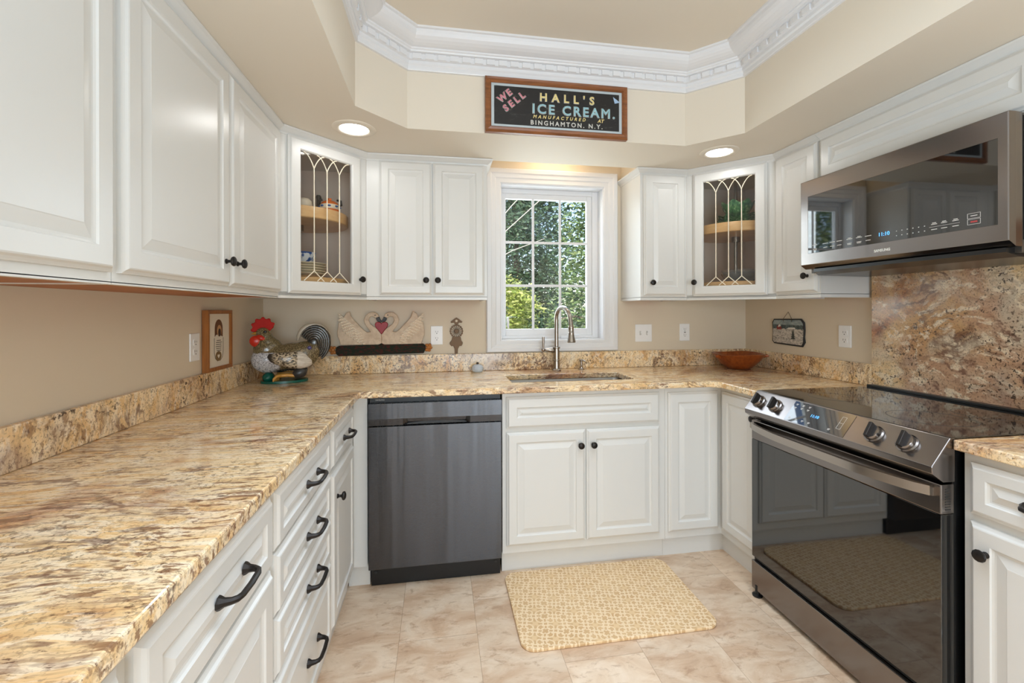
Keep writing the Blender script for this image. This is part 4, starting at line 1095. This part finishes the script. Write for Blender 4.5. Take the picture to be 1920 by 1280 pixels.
pt = MB().prism([(-hx + .018, .155), (hx - .030, .158), (hx - .012, .138), (hx - .008, .10), (hx - .012, .03), (hx - .022, .012), (0, .015), (-hx + .018, .018), (-hx + .008, .03), (-hx + .008, .138)], .007, .0078, Ts_).build('painting', m_sl, t)
q = MB(); q.prism([(-.085, .098), (-.048, .098), (-.048, .116), (-.066, .130), (-.085, .116)], .0078, .0083, Ts_); q.build('painted_barn', plain('barn red', (140, 58, 48), .6), pt)
q = MB(); q.prism([(-.076, .112), (-.052, .118), (-.058, .130), (-.070, .126)], .0083, .0087, Ts_); q.prism([(-.01, .104), (.06, .104), (.055, .113), (.01, .112)], .0078, .0083, Ts_); q.build('painted_snow_roof', plain('snow white', (226, 222, 214), .6), pt)
q = MB()
for k in range(4):
    w_ = .020 - k * .004; q.prism([(.042 - w_, .044 + k * .012), (.042 + w_, .044 + k * .012), (.042, .062 + k * .013)], .0078, .0083 + k * .0002, Ts_)
q.build('painted_fir', plain('dark green fir', (64, 66, 62), .6), pt)
q = MB(); q.tube([(-.030, .146, .008), (-.034, .160, .010), (-.030, .166, .008), (0, .205, .003), (.030, .166, .008), (.034, .160, .010), (.030, .146, .008)], .0013, 6, Ts_)
q.build('hanging_wire', plain('brown wire', (92, 66, 48), .5, .5), t, smooth=40)

# ------------------------------------------------------------------ wooden bowl, small jar
t = thing('wooden_bowl', 'wide orange-brown wooden bowl on the worktop in the right back corner', 'bowl', (2.865, -.202, ZW1))
m_bw = mk_wood('orange brown turned wood', (122, 56, 18), (164, 86, 34), (6, 6, 1.5), 9, .3, .3)
def wobb(a, k): return (1 + .02 * math.sin(2 * a + 1), .004 * math.sin(3 * a) * k / 8)
MB().lathe([(0, .0), (.062, .0), (.072, .004), (.100, .028), (.128, .058), (.150, .088), (.1545, .094), (.151, .096), (.146, .092), (.122, .062), (.092, .030), (.060, .012), (0, .010)], 56, Matrix.Translation((2.862, -.202, ZW1 + .0004)), wob=wobb).build('bowl_wall', m_bw, t, smooth=50)
q = MB()
for s_, a in ((1, 190), (1, -20)):
    c_, s2 = math.cos(R(a)), math.sin(R(a))
    q.tube([(2.862 + .14 * c_, -.202 + .14 * s2, ZW1 + .078), (2.862 + .165 * c_, -.202 + .165 * s2, ZW1 + .084), (2.862 + .178 * c_, -.202 + .178 * s2, ZW1 + .080)], [(.006, .012), (.005, .010), (.003, .006)], 8)
q.build('lug', m_bw, t, smooth=50)
t = thing('glass_jar', 'small pale blue glass jar with a dark knob, against the upstand left of the sink', 'jar', (1.222, -.066, ZW1))
Tj = Matrix.Translation((1.222, -.066, ZW1 + .0004))
MB().lathe([(0, 0), (.026, 0), (.033, .006), (.036, .018), (.034, .032), (.026, .042), (.016, .046), (0, .047)], 12, Tj).build('body', plain('pale blue glass', (216, 228, 242), .12, trans=.2, ior=1.4), t)
MB().lathe([(0, .046), (.006, .046), (.008, .052), (.005, .058), (0, .059)], 12, Tj).build('knob', M['slot'], t, smooth=50)

# ------------------------------------------------------------------ rooster (units .33 mm, x from crop; local plan plane turned slightly)
K3 = .000328
t = thing('ceramic_rooster', 'large glazed ceramic rooster with red comb standing in the left back corner of the worktop', 'rooster figurine', (.21, -.225, ZW1))
RO = Vector((.172, -.262, ZW1 + .001)); ra = R(14)
Tr = Matrix.Translation(RO) @ Matrix.Rotation(ra, 4, 'Z')
def rp(cx, cy, dy=0): return ((cx - 560) * K3, dy, (1205 - cy) * K3)
def rball(q, cx, cy, rx, rz, ry, dy=0, tilt=0):
    q.ell(rp(cx, cy, dy), (rx * K3, ry * K3, rz * K3), 24, 14, Tr, rot=Matrix.Rotation(R(tilt), 3, 'Y'))
m_ro, nt, b = newmat('painted rooster glaze'); g = G(nt)
lo = g.map(g.obj(), loc=(0, 0, 0))
sub = g.n('ShaderNodeVectorMath', operation='SUBTRACT'); g.set(sub.inputs[0], g.obj()); sub.inputs[1].default_value = RO
rx = g.n('ShaderNodeVectorRotate', rotation_type='Z_AXIS'); g.set(rx.inputs['Vector'], sub.outputs[0]); rx.inputs['Angle'].default_value = -ra
px_, py_, pz_ = g.sep(rx.outputs[0])
fl = g.noise(g.map(rx.outputs[0], rot=(0, R(35), 0), sc=(1, 1, 3.2)), 130, 3, .6)
fl2 = g.noise(g.map(rx.outputs[0], rot=(0, R(60), 0), sc=(2.6, 2, 1)), 120, 4, .6)
neck = g.ramp(fl2, [(.35, lin((62, 56, 40))), (.55, lin((128, 112, 78))), (.7, lin((176, 160, 120)))])
chest = g.ramp(fl, [(.40, lin((70, 72, 82))), (.48, lin((206, 208, 214))), (.7, lin((226, 226, 228)))])
back_ = g.ramp(fl2, [(.35, lin((44, 38, 30))), (.5, lin((106, 90, 62))), (.66, lin((168, 150, 112)))])
dark_ = g.ramp(fl, [(.45, lin((40, 40, 42))), (.7, lin((104, 100, 96)))])
zsw = g.math('ADD', pz_, g.math('MULTIPLY', g.noise(rx.outputs[0], 30, 2), .01))
cc = g.mix(g.smooth(zsw, .158, .163), chest, neck)               # white breast below, bronze neck above
xsw = g.math('ADD', px_, g.math('MULTIPLY', g.noise(rx.outputs[0], 30, 2), .02))
cc = g.mix(g.smooth(xsw, .004, .022), cc, back_)
low = g.math('MULTIPLY', g.smooth(xsw, -.02, .01), g.math('SUBTRACT', 1.0, g.smooth(pz_, .060, .080)))
cc = g.mix(low, cc, dark_)
g.set(b.inputs['Base Color'], cc); b.inputs['Roughness'].default_value = .22; b.inputs['Coat Weight'].default_value = .4
q = MB()
rball(q, 400, 840, 235, 215, 185); rball(q, 560, 830, 260, 225, 215); rball(q, 760, 810, 280, 225, 215, 0, 6); rball(q, 930, 770, 220, 205, 175, 0, 10); rball(q, 1060, 740, 110, 170, 110, 0, 20)
rball(q, 385, 680, 190, 170, 150); rball(q, 375, 590, 160, 140, 125); rball(q, 350, 500, 125, 120, 100); rball(q, 335, 425, 105, 95, 82); rball(q, 470, 640, 130, 130, 120)
ob = q.build('body', m_ro, t)
rm = ob.modifiers.new('remesh', 'REMESH'); rm.mode = 'VOXEL'; rm.voxel_size = .0045; rm.use_smooth_shade = True
sm = ob.modifiers.new('smooth', 'SMOOTH'); sm.iterations = 10; sm.factor = .6
m_red = mk_wood('glossy red glaze', (186, 30, 16), (212, 58, 34), (1, 1, 1), 60, .3, .1)
q = MB(); cpts = []
for k in range(25):
    a = R(205 - k * 8.4); rr = 150 + (22 if k % 4 in (1, 2) else -4)
    cpts.append((338 + rr * math.cos(a), 345 - rr * math.sin(a)))
inner = [(338 + 92 * math.cos(R(20 + k * 20)), 428 - 88 * math.sin(R(20 + k * 20))) for k in range(8)]
pl = [((a - 560) * K3, (1205 - b_) * K3) for a, b_ in cpts + inner[::1]]
Tcm = Tr @ Matrix(((1, 0, 0, 0), (0, 0, -1, 0), (0, 1, 0, 0), (0, 0, 0, 1)))
m_cmb = plain('red comb glaze', (176, 24, 12), .6, spec=.25)
MB().prism(pl, -.009, .009, Tcm).build('comb', m_cmb, t, bevel=.004, seg=2)
q = MB(); rball(q, 250, 548, 96, 88, 46, -.020, 20); rball(q, 318, 500, 78, 46, 52, -.022, 28); rball(q, 225, 575, 66, 66, 40, .012)
ob = q.build('wattle', m_red, t, smooth=60)
q = MB(); q.lathe([(.010, 0), (.008, .010), (.003, .022), (0, .026)], 12, Tr @ Matrix.Translation(rp(250, 425)) @ Matrix.Rotation(R(-100), 4, 'Y')); q.build('beak', plain('ochre beak', (190, 140, 60), .3), t, smooth=50)
q = MB(); rball(q, 372, 405, 26, 22, 12, -.026); q.build('eye', plain('black eye', (20, 18, 18), .1), t, smooth=60)
# wings
m_wg, nt, b = newmat('speckled wing glaze'); g = G(nt)
sub = g.n('ShaderNodeVectorMath', operation='SUBTRACT'); g.set(sub.inputs[0], g.obj()); sub.inputs[1].default_value = RO
rx = g.n('ShaderNodeVectorRotate', rotation_type='Z_AXIS'); g.set(rx.inputs['Vector'], sub.outputs[0]); rx.inputs['Angle'].default_value = -ra
px_, py_, pz_ = g.sep(rx.outputs[0])
fl = g.noise(g.map(rx.outputs[0], rot=(0, R(35), 0), sc=(1, 1, 2)), 85, 4, .6)
spk = g.ramp(fl, [(.42, lin((46, 40, 34))), (.54, lin((196, 178, 150))), (.7, lin((222, 208, 186)))])
lit = g.ramp(g.noise(g.map(rx.outputs[0], sc=(1, 1, 9)), 30, 3), [(.4, lin((196, 184, 170))), (.6, lin((228, 220, 208)))])
xx_ = g.math('ADD', px_, g.math('MULTIPLY', g.noise(rx.outputs[0], 40, 2), .014))
cc = g.mix(g.smooth(xx_, -.028, -.002), lin((58, 55, 52)), spk); cc = g.mix(g.smooth(xx_, .092, .100), cc, lit)
g.set(b.inputs['Base Color'], cc); b.inputs['Roughness'].default_value = .22
wp = [(402, 790), (430, 742), (560, 728), (760, 716), (880, 720), (960, 770), (1030, 860), (1042, 930), (980, 975), (880, 992), (760, 985), (640, 950), (520, 910), (440, 860)]
for s_ in (-1, 1):
    q = MB(); n = len(wp); cen = rp(720, 850); vs = []; fs = []
    prof_ = [(1.0, .052), (.92, .069), (.7, .077), (.35, .081)]
    for f_, d_ in prof_:
        for a_, b_ in wp:
            p = rp(720 + (a_ - 720) * f_, 850 + (b_ - 850) * f_)
            curve = .020 * (max(0, (a_ - 720) / 320) ** 2 + max(0, (720 - a_) / 320) ** 2 * .35) * f_ - .010
            vs.append((p[0], s_ * (d_ - curve), p[2]))
    vs.append((cen[0], s_ * .091, cen[2]))
    for i in range(3):
        for k in range(n): fs.append((i * n + k, i * n + (k + 1) % n, (i + 1) * n + (k + 1) % n, (i + 1) * n + k))
    for k in range(n): fs.append((3 * n + k, 3 * n + (k + 1) % n, 4 * n))
    fs.append(list(range(n)))
    q.add(vs, fs, Tr).build('wing', m_wg, t, smooth=60)
q = MB()
for s_ in (-1, 1): q.ell(rp(1000, 668, s_ * .048), (.011, .006, .010), 14, 8, Tr)
q.build('back_spot', plain('violet spot', (78, 70, 120), .25), t, smooth=60)
# tail: fan of curved feathers
m_tl = mk_wood('dark grey glaze', (28, 27, 27), (74, 70, 64), (1, 1, 1), 55, .18, .5)
q = MB()
def tail_pt(r, a, dy=0):
    drop = max(0, -a) / 75.0
    return rp(1068 + r * 1.0 * math.cos(R(a)) + drop * 40, 575 - r * 1.12 * math.sin(R(a)) + drop * drop * 60, dy)
for k in range(6):
    r_ = 62 + 31 * k
    for o_ in ((-.026 + k * .004), (.026 - k * .004), 0):
        a0_, a1_ = 172 - k * 3, -62 - k * 2
        q.tube([tail_pt(r_ + (6 if o_ == 0 else 0), a0_ + (a1_ - a0_) * j / 15, o_) for j in range(16)], [.0025 + .0095 * math.sin(math.pi * (j + .6) / 16.4) for j in range(16)], 8, Tr)
rball(q, 1075, 600, 120, 140, 75); rball(q, 1120, 740, 85, 110, 70, 0, 20)
q.build('tail', m_tl, t, smooth=60)
q = MB(); q.tube([tail_pt(244, 176 - j * 14, 0) for j in range(14)], [.005, .010, .012, .013, .013, .012, .011, .010, .009, .008, .007, .006, .004, .003], 10, Tr)
q.build('tail_rim', plain('cream grey glaze', (176, 166, 150), .25), t, smooth=60)
# feet and green base
q = MB(); q.prism([(a * .9, b_) for a, b_ in oval(.028, 0, .125, .075, 28)], 0, .012, Tr); rball(q, 410, 1120, 90, 80, 150); q.build('green_base', plain('green glaze', (14, 92, 78), .25), t, smooth=50)
m_ft = plain('ochre foot glaze', (206, 150, 66), .3)
for s_ in (-1, 1):
    q = MB(); dy_ = s_ * .052
    q.tube([rp(830, 1105, dy_), rp(690, 1085, dy_), rp(560, 1090, dy_)], [.010, .009, .010], 10, Tr)
    for k in range(4): q.tube([rp(600, 1085, dy_), rp(540 - k * 4, 1090, dy_ + (k - 1.5) * .012), rp(500 + k * 18, 1130, dy_ + (k - 1.5) * .017), rp(495 + k * 20, 1165, dy_ + (k - 1.5) * .018)], [.008, .0075, .006, .003], 8, Tr)
    q.build('foot', m_ft, t, smooth=60)
    q = MB(); rball(q, 860, 1060, 110, 85, 70, s_ * .048, -20); q.build('thigh', plain('charcoal glaze', (58, 56, 54), .3), t, smooth=60)

# ------------------------------------------------------------------ crockery in the glass corner cabinets
def bowl_prof(r0, r1, h, th=.004): return [(0, 0), (r0, 0), (r0 + .3 * (r1 - r0), h * .2), (r0 + .75 * (r1 - r0), h * .6), (r1, h), (r1 - th, h), (r0 + .75 * (r1 - r0) - th, h * .62), (r0 + .3 * (r1 - r0) - th, h * .2 + th), (0, th)]
m_or = plain('orange glaze', (226, 112, 34), .25); m_cw = plain('cream glaze', (236, 226, 204), .25); m_blu = plain('blue glaze', (52, 92, 160), .25); m_dk = plain('dark iron', (44, 38, 36), .4)
zu = 1.775; zl = 1.435
t = thing('striped_tureen', 'striped orange lidded dish with dark handles in the left glass cabinet, upper shelf', 'dish', (.432, -.300, zu))
TXc, TYc = .432, -.300
Tq = Matrix.Translation((TXc, TYc, zu))
MB().lathe([(0, 0), (.036, 0), (.043, .010), (.046, .032), (.046, .036), (0, .036)], 32, Tq).build('base_band', m_or, t, smooth=50)
MB().lathe([(.046, .036), (.048, .040), (.047, .058), (.044, .060), (0, .060)], 32, Tq).build('cream_band', m_cw, t, smooth=50)
q = MB()
for k in range(8):
    a = R(45 * k + 10); q.ell((TXc + .0475 * math.cos(a), TYc + .0475 * math.sin(a), zu + .049), (.009, .009, .005), 10, 6)
q.build('blue_motif', m_blu, t, smooth=50)
MB().lathe([(.044, .060), (.040, .070), (.024, .080), (.009, .083), (.008, .088), (.011, .094), (0, .097)], 28, Tq).build('lid', m_or, t, smooth=50)
q = MB()
for s_ in (-1, 1): q.tube([(TXc + s_ * .040, TYc, zu + .052), (TXc + s_ * .058, TYc, zu + .062), (TXc + s_ * .056, TYc, zu + .082), (TXc + s_ * .036, TYc, zu + .088)], .006, 8)
q.build('handle', m_dk, t, smooth=50)
t = thing('cream_pot', 'rounded cream pot with an orange foot on the upper shelf of the left glass cabinet', 'pot', (.312, -.330, zu))
Tq = Matrix.Translation((.312, -.330, zu))
MB().lathe([(0, 0), (.030, 0), (.036, .02), (.037, .036), (0, .036)], 28, Tq).build('orange_foot', m_or, t, smooth=50)
MB().lathe([(.037, .036), (.043, .048), (.042, .066), (.032, .080), (.012, .085), (0, .086)], 28, Tq).build('cream_top', m_cw, t, smooth=50)
t = thing('iron_pitcher', 'slim black iron handle piece standing between the two orange dishes in the left glass cabinet', 'utensil', (.362, -.240, zu))
q = MB(); q.lathe([(0, 0), (.017, 0), (.018, .02), (.012, .05), (.011, .100), (.014, .115), (.010, .124), (0, .126)], 20, Matrix.Translation((.362, -.240, zu))); q.build('body', m_dk, t, smooth=50)
# plates and blue bowl
for k in range(5):
    lb = ['bottom', 'second from bottom', 'middle', 'second from top', 'top'][k] + ' cream plate in the stack under the blue patterned bowl'
    o = MB().lathe([(0, .0), (.075, 0), (.105, .010), (.112, .0125), (.108, .0155), (.075, .005), (0, .005)], 40, Matrix.Translation((.318, -.372, zl + .022 + k * .0125))).build('plate', m_cw, None, smooth=50)
    tag(o, lb, 'plate', 'cream plates in the left glass cabinet')
o = MB().lathe([(0, 0), (.06, 0), (.10, .012), (.108, .018), (.104, .022), (.06, .021), (0, .021)], 40, Matrix.Translation((.318, -.372, zl))).build('serving_dish', plain('tan glaze', (196, 160, 116), .4), None, smooth=50)
tag(o, 'tan dish under the cream plates in the left glass cabinet', 'dish')
mb_, nt, b = newmat('blue and white pattern'); g = G(nt)
ang = g.vor(g.map(g.obj(), sc=(1, 1, .6)), 42)
g.set(b.inputs['Base Color'], g.mix(g.smooth(g.noise(g.obj(), 22, 2), .47, .53), g.ramp(ang, [(.25, lin((60, 96, 160))), (.4, lin((222, 228, 236)))]), lin((44, 82, 150)))); b.inputs['Roughness'].default_value = .2
o = MB().lathe(bowl_prof(.058, .078, .052), 40, Matrix.Translation((.305, -.375, zl + .0222 + 5 * .0125 + .0035 - .0)),).build('patterned_bowl', mb_, None, smooth=50)
tag(o, 'blue and white patterned bowl on top of the cream plates in the left glass cabinet', 'bowl')
# green leaf ware on the right
m_gr, nt, b = newmat('green leaf glaze'); g = G(nt)
g.set(b.inputs['Base Color'], g.ramp(g.noise(g.map(g.obj(), sc=(1, 1, .5)), 70, 4, .6), [(.35, lin((30, 84, 52))), (.55, lin((78, 140, 84))), (.7, lin((168, 204, 150)))])); b.inputs['Roughness'].default_value = .2
rxc, ryc = W - .305, -.335
def leafw(a, k): return (1 + .06 * math.sin(9 * a) * (k > 1), .006 * math.sin(9 * a + .6) * (k > 1))
for k in range(4):
    lb = ['lowest', 'second lowest', 'second highest', 'highest'][k] + ' of the four green leaf plates in the right glass cabinet'
    o = MB().lathe([(0, 0), (.070, 0), (.105 - .003 * k, .014), (.118 - .003 * k, .020), (.105 - .003 * k, .018), (.070, .004), (0, .004)], 72, Matrix.Translation((rxc, ryc, zu + k * .0165)), wob=leafw).build('leaf_plate', m_gr, None, smooth=60)
    tag(o, lb, 'plate', 'green leaf plates in the right glass cabinet')
o = MB().lathe(bowl_prof(.05, .090, .075), 72, Matrix.Translation((rxc, ryc, zu + .0165 * 3 + .0215)), wob=lambda a, k: (1 + .035 * math.sin(7 * a) * (k > 2), .010 * math.sin(7 * a) * (2 < k < 7))).build('leaf_bowl', m_gr, None, smooth=60)
tag(o, 'scalloped green cabbage-leaf bowl on top of the leaf plates in the right glass cabinet', 'bowl')
m_gl = mk_pane('clear bowl glass', (.95, .96, .96))
m_cg = plain('frosted clear glass', (232, 234, 234), .06, trans=.85, ior=1.25)
for k, rr in ((0, .105), (1, .104)):
    o = MB().lathe(bowl_prof(.05, rr, .062, .003), 40, Matrix.Translation((W - .30, -.350, zl + .0005 + k * .022))).build('glass_bowl', m_cg, None, smooth=50)
    tag(o, ('lower' if k == 0 else 'upper') + ' of two nested clear glass bowls on the lower shelf of the right glass cabinet', 'bowl', 'nested glass bowls')

# ------------------------------------------------------------------ outdoors: ground, shrubs and trees behind the window
struct(MB().box(-60, 60, .25, 80, -.5, -.3).build('ground', plain('garden ground', (96, 104, 62), .9)))
def mk_leaf(name, c1, c2, c3):
    m, nt, b = newmat(name); g = G(nt)
    geo = g.n('ShaderNodeNewGeometry')
    f = geo.outputs['Random Per Island']
    g.set(b.inputs['Base Color'], g.ramp(f, [(.0, lin(c1)), (.5, lin(c2)), (1, lin(c3))])); b.inputs['Roughness'].default_value = .45
    tr = g.n('ShaderNodeBsdfTranslucent'); g.set(tr.inputs[0], g.ramp(f, [(.0, lin(c1)), (.5, lin(c2)), (1, lin(c3))]))
    mx = g.n('ShaderNodeMixShader'); mx.inputs[0].default_value = .35
    nt.links.new(b.outputs[0], mx.inputs[1]); nt.links.new(tr.outputs[0], mx.inputs[2]); nt.links.new(mx.outputs[0], nt.nodes['Material Output'].inputs[0])
    return m
L_dark = mk_leaf('evergreen foliage', (36, 62, 50), (72, 104, 74), (128, 154, 120))
L_lite = mk_leaf('yellow green foliage', (118, 140, 62), (176, 188, 96), (222, 222, 150))
L_mid = mk_leaf('mid green foliage', (62, 92, 58), (112, 140, 84), (176, 190, 130))
M['bark'] = mk_wood('grey bark', (70, 60, 52), (120, 106, 92), (1, 1, 6), 8, .9)
M['twig'] = plain('pale bare branch', (190, 184, 172), .8)
def foliage(n, cx, cy, z0, z1, rx, ry, lsz, rng, shape='cone', clump=1.0):
    vs = np.zeros((n * 4, 3)); 
    zz = rng.random(n); 
    if shape == 'cone': rad = np.clip(1.05 - zz, .08, 1) ** .8
    else: rad = np.sqrt(np.clip(1 - (2 * zz - 1) ** 2, .02, 1))
    a = rng.random(n) * 2 * np.pi; rr = rad * (rng.random(n) ** .45)
    # gather leaves on sprays
    ns = max(8, n // 40); sid = rng.integers(0, ns, n)
    sa = rng.random(ns) * 2 * np.pi; sz = rng.random(ns)
    if shape == 'cone': srad = np.clip(1.05 - sz, .08, 1) ** .8
    else: srad = np.sqrt(np.clip(1 - (2 * sz - 1) ** 2, .02, 1))
    sr = srad * (.35 + .65 * rng.random(ns))
    P = np.stack([cx + rx * sr[sid] * np.cos(sa[sid]), cy + ry * sr[sid] * np.sin(sa[sid]), z0 + (z1 - z0) * sz[sid]], 1)
    P += rng.normal(0, 1, (n, 3)) * np.array([rx, ry, (z1 - z0) * .35]) * .10 * clump
    d = rng.normal(0, 1, (n, 3)); d /= np.linalg.norm(d, axis=1)[:, None]; d[:, 2] *= .6
    e = np.cross(d, rng.normal(0, 1, (n, 3))); e /= np.linalg.norm(e, axis=1)[:, None] + 1e-9
    s = lsz * (.6 + .8 * rng.random(n))[:, None]
    vs[0::4] = P - d * s; vs[1::4] = P + e * s * .35; vs[2::4] = P + d * s; vs[3::4] = P - e * s * .35
    return vs, [(4 * i, 4 * i + 1, 4 * i + 2, 4 * i + 3) for i in range(n)]
def tree(name, label, cat, x, y, h, rx, leaf, n, lsz, seed, z0=.2, shape='cone', group=None, trunk=.10):
    rng = np.random.default_rng(seed)
    t = thing(name, label, cat, (x, y, -.3), group)
    vs, fs = foliage(n, x, y, z0, h, rx, rx * .9, lsz, rng, shape)
    me = bpy.data.meshes.new('foliage'); me.from_pydata(vs.tolist(), [], fs); link('foliage', me, leaf, t)
    q = MB(); q.tube([(x, y, -.3), (x + .05, y, h * .3), (x - .04, y, h * .6), (x, y, h * .95)], [trunk, trunk * .8, trunk * .5, .02], 10)
    r2 = random.Random(seed)
    for k in range(14):
        zz = z0 + (h - z0) * r2.random() * .85; a = r2.random() * 6.28; L = rx * (1 - zz / h) * .9
        q.tube([(x, y, zz), (x + L * .5 * math.cos(a), y + L * .5 * math.sin(a), zz + .1), (x + L * math.cos(a), y + L * math.sin(a), zz + .05)], [trunk * .3, .018, .006], 6)
    q.build('trunk', M['bark'], t, smooth=50)
    return t
tree('leafy_shrub', 'bright yellow-green shrub outside the window at its lower left', 'shrub', 1.72, 2.6, 1.62, .62, L_lite, 11000, .035, 11, -.2, 'round', trunk=.03)
tree('tall_tree', 'mid-green tree seen through the right-hand panes of the window', 'tree', 3.75, 4.9, 4.6, .95, L_mid, 12000, .05, 13, -.1)
tt = tree('tall_tree', 'dark evergreen filling the middle of the window view, with pale bare branches', 'tree', 2.75, 7.4, 6.4, 1.30, L_dark, 22000, .06, 12, -.1)
tree('tall_tree', 'dark evergreen behind the mid-green tree on the right of the window view', 'tree', 5.3, 7.6, 6.0, 1.15, L_dark, 9000, .07, 14, -.1)
tree('tall_tree', 'tallest evergreen, far behind the gap between the nearer trees', 'tree', 4.6, 18.0, 13.5, 4.2, L_dark, 26000, .15, 15, -.2)
tree('tall_tree', 'pale green tree far behind the dark evergreen, at the left of the window view', 'tree', 1.6, 11.2, 7.8, 1.7, L_mid, 14000, .09, 16, -.2)
tree('tall_tree', 'evergreen left of the window, seen only in reflections', 'tree', -4.0, 6.2, 6.5, 2.0, L_mid, 9000, .08, 17, -.2)
tree('leafy_shrub', 'yellow-green shrub left of the window, seen only in reflections', 'shrub', -1.6, 3.3, 1.5, .9, L_lite, 6000, .045, 18, -.2, 'round', trunk=.03)
q = MB()
for x0, z0, x1, z1 in ((1.75, 2.35, 4.3, 4.6), (1.7, 2.5, 3.2, 4.2), (1.75, 2.1, 3.2, 2.8)):
    q.tube([(x0, 6.0, z0), ((x0 + x1) / 2, 6.1, (z0 + z1) / 2 + .05), (x1, 6.4, z1)], [.010, .010, .006], 6)
q.build('bare_branch', M['twig'], tt, smooth=50)
